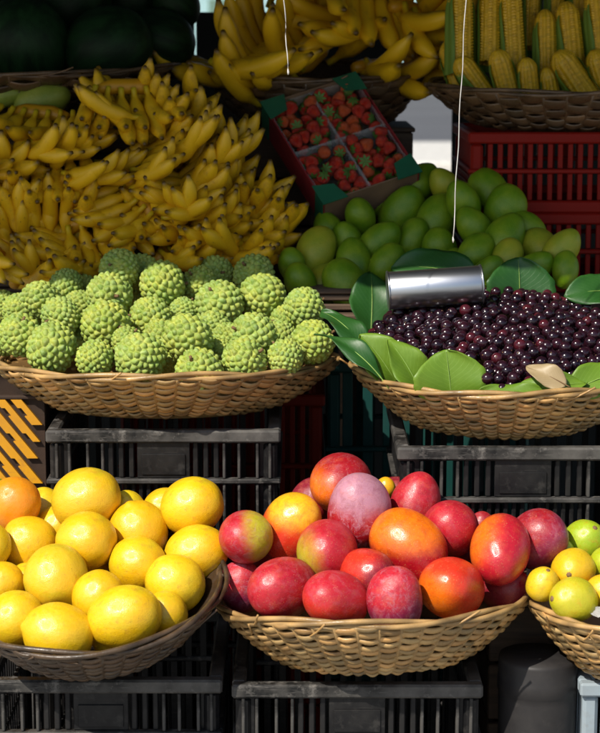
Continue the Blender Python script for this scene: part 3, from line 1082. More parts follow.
def green_mangoes():
    G1 = mat_gmango("green_mango_skin", (.10, .21, .005), (.20, .29, .010))
    G2 = mat_gmango("yellowing_mango_skin", (.24, .29, .015), (.36, .34, .02))
    L = [(378, 193, 17), (402, 212, 21), (436, 221, 21), (420, 182, 17), (315, 253, 20, 1), (361, 218, 15), (346, 243, 17), (380, 242, 18), (412, 241, 17),
         (330, 231, 15), (292, 266, 14), (301, 284, 16), (324, 281, 16, 1), (355, 262, 18), (386, 265, 17), (345, 285, 20), (445, 186, 15, 1), (463, 202, 17),
         (474, 227, 17), (489, 191, 18), (505, 212, 20), (504, 238, 20), (529, 229, 15), (475, 253, 17), (507, 260, 16, 1), (540, 249, 18, 1), (562, 249, 17, 1),
         (440, 252, 18), (415, 268, 16), (455, 270, 16), (535, 268, 16), (395, 178, 12), (350, 200, 10), (487, 275, 16), (565, 270, 14)]
    items = []
    for q in L:
        Y = .25 + (285 - q[1]) / 100 * .23
        if q[0] > 455: Y = .215 + (285 - q[1]) / 100 * .15
        items.append(dict(px=q[0], py=q[1], r=q[2] * 1.1, y=len(q) > 3, Y=Y))
    relax(items, .93)
    row_names(items, (205, 235, 262), ("top", "second", "third", "bottom"))
    rs = random.Random(9)
    ms = []
    for s in range(4):
        v, f = mango_shape(s + 60, 30, 20)
        ms.append((mkmesh("green_mango", v, f, G1), mkmesh("green_mango", v, f, G2)))
    for k, i in enumerate(items):
        d = sdir(rs.uniform(-.6, .6), rs.choice((-1, 1)) * rs.uniform(.4, 1), rs.uniform(-.3, .6))
        o = obj("green_mango", ms[k % 4][1 if i['y'] else 0], None, i['c'], d.to_track_quat('Z', 'Y'), (i['R'], i['R'], i['R'] * 1.08))
        obj("stem", STM, o)
        tag(o, "%s mango, %s in the %s row of the green heap" % ("yellowing green" if i['y'] else "plain green", i['ord'], i['row']), "mango", "green mangoes in the shade")
    # tray they lie in
    wooden_box(px_x(296, .25, 280), px_x(548, .25, 280), .19, .405, 1.017, 1.05, "shallow wooden tray under the green mangoes")


green_mangoes()


# ---- leaves
def mat_leaf(name, c1, c2, tr=.25):
    m = M(name)
    c = m.mix(m.ramp(m.noise(9, 4), .35, .7), c1, c2)
    u = m.n("SeparateXYZ", Vector=m.n("TexCoord").outputs["UV"]).outputs
    # side veins: stripes running up and out from the midrib
    a = m.math('SUBTRACT', m.math('MULTIPLY', u[1], 11.0), m.math('MULTIPLY', m.math('ABSOLUTE', m.math('SUBTRACT', u[0], .5)), 9.0))
    fr = m.math('ABSOLUTE', m.math('SUBTRACT', m.math('FRACT', a), .5))
    c = m.mix(m.math('MULTIPLY', m.ramp(m.noise(45, 5, .75), .64, .70), .6), c, (.16, .12, .03))
    vein = m.math('LESS_THAN', fr, .035)
    c = m.mix(m.math('MULTIPLY', vein, .16), c, tuple(min(1, k * 1.9 + .02) for k in c2))
    m.set(Base__Color=c, Roughness=.44, Specular__IOR__Level=.45)
    m.bump(m.math('ADD', m.math('MULTIPLY', vein, -.4), m.noise(30, 3)), .3, .004)
    t = m.n("BsdfTranslucent", Color=m.mix(.5, c, (.25, .45, .03)))
    mx = m.n("MixShader", Fac=tr)
    m.nt.links.new(m.b.outputs[0], mx.inputs[1]); m.nt.links.new(t.outputs[0], mx.inputs[2])
    m.nt.links.new(mx.outputs[0], m.nt.nodes["Material Output"].inputs[0])
    return m.m


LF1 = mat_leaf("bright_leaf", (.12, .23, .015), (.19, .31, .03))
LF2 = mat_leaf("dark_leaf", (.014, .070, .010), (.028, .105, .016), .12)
VEIN = plain("midrib", (.20, .32, .06), .5)
DRY = mat_leaf("dry_leaf", (.33, .24, .12), (.45, .35, .2), .2)


def leaf(base, tip, width, nrm, mat, label, fold=.25, curl=.15, group="leaves lining the berry basket", name="leaf"):
    base, tip = Vector(base), Vector(tip)
    ax = tip - base
    Ln = ax.length
    y = ax.normalized()
    z = (Vector(nrm) - y * Vector(nrm).dot(y)).normalized()
    x = y.cross(z)
    q = Matrix((x, y, z)).transposed().to_quaternion()
    nu, nv = 13, 21
    rs = random.Random(int(Ln * 1e6))
    ph = rs.uniform(0, 6)
    v, f, uv = [], [], []
    for j in range(nv):
        t = j / (nv - 1)
        w = width * .5 * (math.sin(math.pi * min(1, t * .985 + .012) ** .80)) ** .62 * (1 + .035 * math.sin(t * 23 + ph) * math.sin(t * 9))
        for i in range(nu):
            u = i / (nu - 1) * 2 - 1
            xx = w * u
            zz = fold * abs(xx) - curl * Ln * (2 * t - 1) ** 2 + .05 * Ln * math.sin(t * 9 + ph + u * 1.5) * u * u + .02 * Ln * math.sin(t * 4 + ph * 2 + u)
            v.append((xx, t * Ln, zz))
            uv.append((i / (nu - 1), t))
    for j in range(nv - 1):
        for i in range(nu - 1):
            a = j * nu + i
            f.append((a, a + 1, a + nu + 1, a + nu))
    me = mkmesh(name, v, f, mat)
    ul = me.uv_layers.new(name="UVMap")
    for lp in me.loops:
        ul.data[lp.index].uv = uv[lp.vertex_index]
    o = obj(name, me, None, base, q)
    sm = o.modifiers.new("thickness", 'SOLIDIFY'); sm.thickness = .0006
    pts = [(0, t * Ln, -curl * Ln * (2 * t - 1) ** 2 + .0006) for t in np.linspace(-.10, .97, 16)]
    MB().tube(pts, [.0010 * (1.1 - k / 16) for k in range(16)], 6).build("midrib", VEIN if mat is not DRY else STEMM, o, True)
    tag(o, label, "leaf", group)
    return o


def leaves():
    V = lambda *a: sdir(*a)
    leaf(P(398, 382, -.150), P(362, 333, -.140), .070, V(.35, .15, 1), LF1, "bright green leaf standing at the left front of the berries", .35, .10)
    leaf(P(424, 394, -.185), P(390, 338, -.165), .060, V(.5, .2, 1), LF1, "bright leaf leaning on the leftmost standing leaf", .3, .08)
    leaf(P(452, 402, -.222), P(446, 350, -.215), .112, V(0, .3, 1), LF1, "broad round bright leaf with upright midrib on the basket front", .18, .06)
    leaf(P(478, 392, -.252), P(548, 391, -.252), .030, V(0, .6, 1), LF1, "narrow bright leaf lying along the basket rim", .15, .05)
    leaf(P(515, 392, -.250), P(588, 380, -.24), .042, V(0, .5, 1), LF1, "bright leaf folded over the rim below the dry scrap", .2, .08)
    leaf(P(568, 391, -.24), P(636, 364, -.21), .055, V(0, .6, 1), LF1, "bright leaf at the rim cut by the right edge", .2, .08)
    leaf(P(566, 384, -.262), P(526, 366, -.240), .036, V(0, .5, 1), DRY, "dry beige leaf scrap lying on the berries", .2, .05)
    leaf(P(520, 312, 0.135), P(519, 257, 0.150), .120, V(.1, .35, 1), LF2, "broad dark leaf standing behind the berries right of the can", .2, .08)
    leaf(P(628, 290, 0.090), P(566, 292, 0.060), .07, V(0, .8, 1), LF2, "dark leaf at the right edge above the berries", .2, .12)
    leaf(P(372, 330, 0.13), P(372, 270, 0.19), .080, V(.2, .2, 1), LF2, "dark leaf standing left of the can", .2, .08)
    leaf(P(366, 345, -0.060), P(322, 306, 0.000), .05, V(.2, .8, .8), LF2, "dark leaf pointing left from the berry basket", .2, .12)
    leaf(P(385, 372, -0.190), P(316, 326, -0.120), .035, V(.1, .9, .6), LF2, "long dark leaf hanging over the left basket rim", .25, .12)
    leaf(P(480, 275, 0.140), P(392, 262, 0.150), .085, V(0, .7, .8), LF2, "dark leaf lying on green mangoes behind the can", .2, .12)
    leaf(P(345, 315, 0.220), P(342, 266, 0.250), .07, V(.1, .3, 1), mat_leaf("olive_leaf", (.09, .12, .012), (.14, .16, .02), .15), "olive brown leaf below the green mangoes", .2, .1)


leaves()


# ---- dark berries
def jab_surface(x, Y):
    """height of the berry heap, None outside"""
    dx, dy = (x - cJ.x) / (RJ * .95), (Y - cJ.y) / (RJ * .98)
    r = math.hypot(dx, dy)
    if r > .96: return None
    return .962 + .225 * (Y + .25) + .020 * (1 - r * r) - .03 * max(0, r - .8) / .2


def berries():
    m = M("berry_skin")
    c = m.mix(m.ramp(m.rand(), 0, 1), (.007, .003, .007), (.022, .005, .010))
    c = m.mix(m.math('MULTIPLY', m.math('GREATER_THAN', m.rand(), .95), .5), c, (.09, .010, .016))
    c = m.mix(m.math('MULTIPLY', m.ramp(m.noise(1.5, 3), .5, .75), .3), c, (.07, .010, .014))
    m.set(Base__Color=c, Roughness=.17, Specular__IOR__Level=.55)
    v, f = uv_sphere(20, 14)
    v = lumpy(v, .02, 2, 4)
    v[:, 2] -= .10 * np.exp(-(v[:, 0] ** 2 + v[:, 1] ** 2) / .02) * (v[:, 2] > 0)
    me = mkmesh("berry", v, f, m.m)
    nub = MB().tube([(0, 0, .84), (0, 0, .95), (0, 0, 1.0)], [.16, .10, .03], 6).mesh("blossom_end", STEMM, True)
    rs = random.Random(21)
    r0 = .0094
    pts = []
    tries = 0
    ex = (P(384, 272, 0), P(484, 304, 0))
    while tries < 60000 and len(pts) < 640:
        tries += 1
        x = cJ.x + rs.uniform(-1, 1) * RJ; Y = cJ.y + rs.uniform(-1, 1) * RJ
        z = jab_surface(x, Y)
        if z is None: continue
        zr = min(1, max(0, (z - .012 - (cJ.z - HJ)) / HJ))
        if math.hypot(x - cJ.x, Y - cJ.y) > RJ * (.58 + .42 * zr ** .7) - .018: continue
        r = r0 * rs.uniform(.86, 1.1)
        z += rs.uniform(-.004, .004)
        p = np.array((x, Y, z))
        if pts and (np.linalg.norm(np.array([q[:3] for q in pts]) - p, axis=1) < .93 * (np.array([q[3] for q in pts]) + r)).any(): continue
        pts.append((x, Y, z, r))
    def scr(p):
        d = Vector(p[:3]) - CAM
        return 300 + FPX * d.dot(RGT) / d.dot(FWD), 366.5 - FPX * d.dot(UPV) / d.dot(FWD)
    def before_leaves(p):
        px, py = scr(p)
        return (px < 414 and py > 346) or (414 <= px < 486 and py > 360)
    pts = [p for p in pts if not before_leaves(p)]
    vis, rest = [], []
    for p in pts:
        d = Vector(p[:3]) - CAM
        px = 300 + FPX * d.dot(RGT) / d.dot(FWD)
        py = 366.5 - FPX * d.dot(UPV) / d.dot(FWD)
        hid = px > 606 or (py > 392) or (365 < px < 412 and py > 352) or (412 < px < 484 and py > 366) or (px > 484 and py > 386)
        (rest if hid else vis).append(p)
    vis.sort(key=lambda p: p[1])
    rest += vis[300:]
    for p in vis[:300]:
        d = sdir(rs.uniform(-1, 1), rs.uniform(-1, 1), rs.uniform(-1, 1))
        o = obj("berry", me, None, p[:3], d.to_track_quat('Z', 'Y'), p[3])
        obj("blossom_end", nub, o)
        tag(o, "small glossy dark purple berry in the leaf lined basket", "berry", "dark purple berries heaped in the basket")
    # the rest of the surface and the layers below
    for lay in (1, 2):
        for _ in range(420):
            x = cJ.x + rs.uniform(-1, 1) * RJ; Y = cJ.y + rs.uniform(-1, 1) * RJ
            z = jab_surface(x, Y)
            if z is None: continue
            z -= .0125 * lay
            zr = min(1, max(0, (z - .012 - (cJ.z - HJ)) / HJ))
            if math.hypot(x - cJ.x, Y - cJ.y) > RJ * (.58 + .42 * zr ** .7) - .022: continue
            if not before_leaves((x, Y, z)): rest.append((x, Y, z, r0))
    bv, bf = uv_sphere(12, 8)
    V = np.concatenate([bv * p[3] + np.array(p[:3]) for p in rest])
    F = [tuple(q + k * len(bv) for q in t) for k in range(len(rest)) for t in bf]
    o = obj("berry_heap", mkmesh("berry_heap", V, F, m.m))
    tag(o, "mass of dark purple berries below the top layer", "berries", kind="stuff")


berries()


def metal_can():
    a, b = P(387, 291, .03), P(483, 284, .035)
    ax = (b - a)
    Ln, r = ax.length, .0305
    m = M("brushed_tin")
    g = m.noise(30, 4, .6, m.mapped((1, 1, .02)))
    m.set(Base__Color=(.46, .48, .52), Metallic=1.0, Roughness=m.ramp(g, -.5, 2.6))
    m.bump(m.noise(8, 3), .05, .01)
    q = ax.to_track_quat('Z', 'Y')
    t = empty("tin_can", a, q)
    def lathe(pr, n=48):
        v, f = [], []
        for (rr, z) in pr:
            v += [(rr * math.cos(2 * math.pi * k / n), rr * math.sin(2 * math.pi * k / n), z) for k in range(n)]
        for j in range(len(pr) - 1):
            for k in range(n):
                l = (k + 1) % n
                f.append((j * n + k, j * n + l, (j + 1) * n + l, (j + 1) * n + k))
        return v, f
    v, f = lathe([(0.001, 0.001), (r * .96, .001), (r, .003), (r, Ln - .006), (r * .985, Ln - .004), (r * .97, Ln - .004), (r * .97, .005), (.001, .005)])
    MB().add(v, f).build("body", m.m, t, True)
    for z in (.002, Ln - .003):
        pts = [((r + .0006) * math.cos(k), (r + .0006) * math.sin(k), z) for k in np.linspace(0, 2 * math.pi, 48, endpoint=False)]
        MB().tube(pts, .0016, 6, close=True).build("rim", m.m, t, True)
    tag(t, "shiny tin can lying on its side on the dark berries", "can")


metal_can()


# ---- bananas
def mat_banana():
    m = M("banana_peel")
    c = m.mix(m.ramp(m.noise(5, 4), .3, .7), (.66, .37, .004), (.80, .48, .007))
    c = m.mix(m.math('MULTIPLY', m.rand(), .35), c, (.58, .36, .006))
    sp = m.ramp(m.noise(60, 4, .7, m.mapped((1, .3, 1))), .66, .72)
    c = m.mix(m.math('MULTIPLY', sp, .7), c, (.12, .05, .012))
    br = m.ramp(m.noise(16, 5, .7), .62, .74)
    c = m.mix(m.math('MULTIPLY', br, .5), c, (.22, .10, .02))
    c = m.mix(1.0, c, m.vcol(), 'MULTIPLY')
    m.set(Base__Color=c, Roughness=.48)
    m.bump(m.noise(70, 3), .15, .003)
    return m.m


BAN = mat_banana()
def finger_mesh(L, r, bend, seed):
    rs = random.Random(seed)
    n, K = 24, 10
    v, f, c = [], [], []
    for j in range(n):
        t = j / (n - 1)
        a = bend * (t - .12)
        Rr = L / bend
        y, z = Rr * math.sin(bend * t), Rr * (1 - math.cos(bend * t))
        ang = bend * t
        if t < .14: rr = .36 + .1 * t
        elif t < .34: rr = .37 + .63 * math.sin((t - .14) / .20 * math.pi / 2)
        elif t < .70: rr = 1.0
        elif t < .94: rr = 1 - .66 * ((t - .70) / .24) ** 1.9
        else: rr = .33
        if j == n - 1: rr = .24
        tip = max(0, min(1, (t - .945) / .02))
        stem = max(0, min(1, (.17 - t) / .15))
        col = [1 - .88 * tip - .25 * stem, 1 - .90 * tip - .02 * stem, 1 - .7 * tip]
        for k in range(K):
            th = 2 * math.pi * k / K
            rk = r * rr * (1 + .075 * math.cos(5 * th + .4))
            dx, dn = math.cos(th) * rk, math.sin(th) * rk
            v.append((dx, y - dn * math.sin(ang), z + dn * math.cos(ang)))
            c.append(col)
    for j in range(n - 1):
        for k in range(K):
            l = (k + 1) % K
            f.append((j * K + k, j * K + l, (j + 1) * K + l, (j + 1) * K + k))
    f.append(tuple(range(K))[::-1]); f.append(tuple((n - 1) * K + k for k in range(K)))
    return mkmesh("banana", v, f, BAN, True, c)


FING = [finger_mesh(.122 + .006 * k, .0130 + .0004 * k, .62 + .13 * k, k) for k in range(4)]
BIGF = [finger_mesh(.185 + .010 * k, .0185, .7 + .15 * k, k) for k in range(3)]
CROWN = MB().tube([(-.056, -.006, .010), (-.025, -.014, .010), (.025, -.014, .010), (.056, -.006, .010)], [.010, .015, .015, .010], 8, (.75, .62, .5)).mesh("crown", BAN, True)


def hand(c, d, up, n, label, group, meshes, sc=1.0, seed=0, fan=.9, rows=2):
    """c: where the fingers' middle should be; d: way the fingers point; up: side they curl to"""
    rs = random.Random(seed)
    y = Vector(d).normalized()
    z = (Vector(up) - y * Vector(up).dot(y)).normalized()
    x = y.cross(z)
    q = Matrix((x, y, z)).transposed().to_quaternion()
    t = empty("banana_hand", Vector(c) - y * .075 * sc - z * .012 * sc, q)
    t.scale = (sc,) * 3
    per = n // rows
    sp_ = .0112 if meshes is FING else .014
    for rw in range(rows):
        for k in range(per):
            u = (k - (per - 1) / 2) / max(1, (per - 1) / 2)
            a = -u * max(fan, .62) * .5 + rs.uniform(-.03, .03)
            el = (.18 if rw == 0 else -.22) + rs.uniform(-.07, .07) - .12 * u * u
            qq = Quaternion((0, 0, 1), a) @ Quaternion((1, 0, 0), -el if rw else -el) @ Quaternion((0, 1, 0), rs.uniform(-.25, .25))
            obj("banana", meshes[rs.randrange(len(meshes))], t, (u * sp_ * (per - 1), -.004 - .006 * abs(u), .012 + (.013 if rw == 0 else -.013)), qq, rs.uniform(.94, 1.05))
    obj("crown", CROWN, t)
    tag(t, label, "bananas", group)
    return t


def bananas():
    g = "banana hands heaped on the left table"
    # px, py, Y, finger direction (right, up, towards viewer), curl direction, fingers, fan, label
    L = [(95, 112, .47, (-.97, .15, .10), (0, 1, .3), 10, .7, "banana hand fanning to the left at the top of the heap"),
         (25, 146, .42, (-.2, -.75, .6), (0, .9, .5), 12, .5, "banana hand at the upper left, blunt tips to the viewer"),
         (80, 158, .41, (.85, -.35, .3), (0, 1, .4), 10, .5, "banana hand below the topmost fan with tips to the right"),
         (130, 132, .44, (.1, -.95, .25), (.2, .3, .9), 10, .7, "banana hand pointing down under the top of the heap"),
         (178, 112, .47, (.75, .55, .2), (0, .5, .9), 10, .6, "banana hand at the crest with tips raised to the right"),
         (212, 134, .44, (.93, .32, .1), (0, 1, .5), 10, .5, "banana hand reaching up and right at the heap's right shoulder"),
         (180, 160, .41, (.95, .10, .25), (0, .8, .6), 10, .5, "banana hand in the upper middle with tips to the right"),
         (120, 182, .395, (.90, -.2, .35), (0, 1, .3), 10, .5, "banana hand in the middle left with tips to the right"),
         (30, 198, .385, (-.15, .95, .2), (.1, -.2, 1), 12, .9, "banana hand at the left with fingers curving upward"),
         (98, 222, .37, (-.80, -.50, .2), (-.1, .6, .8), 10, .6, "banana hand left of centre pointing down to the left"),
         (160, 208, .375, (-.85, -.30, .35), (0, .8, .6), 10, .5, "banana hand in the centre with tips to the lower left"),
         (212, 194, .385, (.93, .25, .2), (0, .8, .6), 10, .5, "banana hand at centre right with tips to the right"),
         (246, 156, .45, (.92, .3, .2), (0, 1, .4), 8, .5, "shaded banana hand at the far right shoulder"),
         (50, 258, .355, (-.92, -.25, .2), (.1, .8, .6), 12, .6, "banana hand at the lower left with tips to the left"),
         (118, 256, .355, (.45, -.85, .2), (0, .4, .9), 10, .6, "banana hand at the bottom pointing down beside the sugar apples"),
         (180, 246, .355, (-.75, -.15, .6), (0, 1, .4), 12, .5, "banana hand at the bottom centre, blunt ends to the viewer"),
         (228, 246, .365, (.7, -.30, .6), (0, .9, .5), 10, .5, "banana hand at the bottom right of the main heap"),
         (262, 195, .42, (.3, .9, .25), (0, .1, 1), 8, .6, "small banana hand with fingers up at the right edge of the heap"),
         (272, 236, .40, (.97, .0, .2), (0, .7, .7), 12, .2, "banana hand lowest at right with level fingers stacked"),
         (8, 262, .36, (-.8, .3, .4), (0, 1, .4), 10, .6, "banana hand at the left edge above the sugar apples"),
         (-25, 225, .37, (-.3, .4, .8), (0, 1, .3), 10, .7, "banana hand cut by the left edge"),
         (-40, 170, .40, (-.3, .1, .8), (0, 1, .3), 10, .7, "banana hand beyond the left edge"),
         (150, 122, .50, (-.6, .6, .3), (0, .3, 1), 10, .7, "banana hand at the very top of the heap, behind the crest"),
         (225, 168, .44, (.9, .2, .35), (0, .8, .6), 10, .5, "banana hand on the right slope of the heap"),
         (150, 236, .385, (-.7, -.4, .4), (0, .7, .7), 10, .5, "banana hand low in the middle above the sugar apples"),
         (240, 218, .41, (.9, -.1, .35), (0, .9, .5), 10, .5, "banana hand on the lower right slope"),
         (275, 262, .38, (.9, -.15, .3), (0, .8, .6), 8, .4, "banana hand lowest at the right corner of the heap"),
         (70, 276, .34, (.9, -.2, .3), (0, .8, .6), 8, .5, "banana hand lowest at left behind the sugar apples"),
         (212, 268, .35, (.8, -.4, .4), (0, .9, .4), 8, .5, "banana hand lowest in the middle behind the sugar apples"),
         (98, 146, .44, (.8, .1, .4), (0, .9, .5), 10, .6, "banana hand in the hollow under the topmost fan"),
         (20, 176, .40, (.75, -.35, .4), (0, .9, .4), 10, .6, "banana hand in the left hollow with tips to the right"),
         (58, 196, .40, (.1, -.85, .4), (0, .4, .9), 8, .6, "banana hand hanging down in the left hollow of the heap"),
         (-8, 195, .41, (-.5, .6, .5), (0, .9, .4), 10, .6, "banana hand in the left hollow cut by the edge"),
         (200, 225, .43, (.8, -.2, .5), (0, 1, .3), 10, .5, "banana hand inside the heap low on the right"),
         (130, 230, .43, (-.7, -.4, .5), (0, 1, .3), 10, .5, "banana hand inside the heap low in the centre"),
         (238, 190, .47, (.8, .2, .4), (0, 1, .3), 8, .5, "banana hand inside the heap on the right")]
    for k, q in enumerate(L):
        hand(P(q[0], q[1], q[2] - .02), sdir(*q[3]), sdir(*q[4]), q[5] + 2, q[7], g, FING, 1.0, k, q[6])
    # sunlit tip at the left edge
    hand(P(-4, 277, .215), sdir(.35, -.75, .5), sdir(.8, .3, .4), 5, "sunlit bananas at the left edge beside the sugar apples", g, FING, .9, 77, .5)
    g2 = "large bananas in the back basket"
    L = [(335, 40, .74, (-.7, -.6, .35), (-.3, .6, .6), 8, .6, "large banana hand pointing down left in the back basket"),
         (295, 20, .80, (-.4, .7, .4), (.5, .2, .7), 8, .6, "large banana hand pointing up at the back left"),
         (378, 20, .76, (.05, -.9, .4), (.4, .2, .8), 8, .5, "large banana hand hanging down in the back basket's middle"),
         (425, 45, .74, (.35, -.85, .3), (.6, .2, .5), 8, .7, "large banana hand hanging over the right side of the back basket"),
         (235, 55, .74, (-.6, .6, .4), (.4, .5, .5), 8, .7, "large banana hand at the left of the back basket"),
         (268, 68, .72, (.9, -.3, .3), (0, .9, .4), 8, .5, "large banana hand lying low behind the strawberry box"),
         (400, 85, .74, (.5, -.5, .6), (.2, .8, .4), 8, .6, "large banana hand at the right rim of the back basket"),
         (325, 2, .84, (.5, .6, .4), (0, .2, 1), 8, .6, "large banana hand at the top of the back basket"),
         (425, 8, .82, (.4, .5, .5), (0, .2, 1), 8, .6, "large banana hand at the top right of the back basket"),
         (432, 58, .84, (.3, -.7, .5), (.3, .3, .8), 7, .6, "large banana hand between the back basket and the corn"),
         (225, 85, .74, (-.5, -.3, .6), (0, .9, .4), 6, .6, "large banana hand on the left rim of the back basket")]
    for k, q in enumerate(L):
        hand(P(q[0], q[1], q[2]), sdir(*q[3]), sdir(*q[4]), 7, q[7], g2, BIGF, 1.0, 100 + k, q[6], 1 if k % 3 else 2)


bananas()


# ---- green fruit and board behind the bananas, watermelons
def back_left():
    G = mat_gmango("pale_green_skin", (.20, .26, .03), (.30, .33, .05))
    v, f = mango_shape(91, 30, 20)
    me = mkmesh("green_papaya", v, f, G)
    for k, (x, y, r, lab) in enumerate(((5, 99, 15, "pale green papaya at the left edge above the bananas"), (43, 104, 23, "pale green papaya lying behind the banana heap"))):
        c = P(x, y - 4, .53)
        o = obj("green_papaya", me, None, c, sdir(.9, .2, .3).to_track_quat('Z', 'Y'), (r * .9 * mpp(c), r * .9 * mpp(c), r * 1.1 * mpp(c)))
        obj("stem", STM, o)
        tag(o, lab, "papaya", "pale green papayas")
    c = P(20, 122, .54)
    t = MB().bev(-.34, .12, -.07, .07, -.012, .008, .003).build("board", WOOD, None, loc=(c.x, c.y, c.z))
    tag(t, "short wooden board behind the bananas at the left", "board")
    wooden_box(c.x - .3, c.x + .1, c.y - .05, c.y + .05, 1.017, c.z - .017, "wooden box holding the short board behind the bananas")
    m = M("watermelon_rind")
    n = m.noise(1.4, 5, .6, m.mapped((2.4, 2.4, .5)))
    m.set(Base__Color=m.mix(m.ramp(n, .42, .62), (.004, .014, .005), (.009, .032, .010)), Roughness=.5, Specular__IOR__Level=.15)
    v, f = uv_sphere(36, 24)
    v = lumpy(v, .02, 2, 8); v[:, 2] *= 1.12
    me = mkmesh("watermelon", v, f, m.m)
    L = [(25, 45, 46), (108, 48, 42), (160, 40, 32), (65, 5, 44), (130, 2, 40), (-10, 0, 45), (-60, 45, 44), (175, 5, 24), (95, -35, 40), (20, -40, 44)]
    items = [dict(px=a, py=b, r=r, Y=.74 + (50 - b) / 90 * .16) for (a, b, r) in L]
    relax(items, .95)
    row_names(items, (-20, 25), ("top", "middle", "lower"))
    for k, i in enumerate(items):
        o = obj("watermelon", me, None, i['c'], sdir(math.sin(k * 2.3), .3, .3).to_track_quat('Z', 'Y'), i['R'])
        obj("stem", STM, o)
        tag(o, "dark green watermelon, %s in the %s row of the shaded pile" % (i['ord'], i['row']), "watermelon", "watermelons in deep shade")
    # tarpaulin behind, added to darken the gaps at the back
    tm = plain("backdrop_cloth", (.004, .006, .006), .9, .3, 6)
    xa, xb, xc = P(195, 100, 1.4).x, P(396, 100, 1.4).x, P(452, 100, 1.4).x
    for (x0, x1, z0, z1, lab) in ((-2.3, xa, .01, 1.84, "added dark tarpaulin hanging behind the watermelons"),
                              (xa + .004, xb, .01, P(300, 12, 1.4).z, "added dark tarpaulin hanging behind the large bananas"),
                              (xb + .004, xc - .004, .01, P(300, 190, 1.4).z, "added dark tarpaulin low behind the green mangoes"),
                              (xc, 2.3, .01, 1.84, "added dark tarpaulin hanging behind the corn and red crates")):
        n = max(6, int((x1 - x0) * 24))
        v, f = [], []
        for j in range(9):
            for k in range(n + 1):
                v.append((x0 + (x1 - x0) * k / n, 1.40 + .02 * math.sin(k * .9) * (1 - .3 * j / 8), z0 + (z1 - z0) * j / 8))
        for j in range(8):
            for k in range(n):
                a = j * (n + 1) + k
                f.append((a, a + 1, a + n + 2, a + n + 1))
        o = MB().add(v, f).build("backdrop", tm, None, True)
        tag(o, lab, "backdrop", "added sheets that darken the back")


back_left()


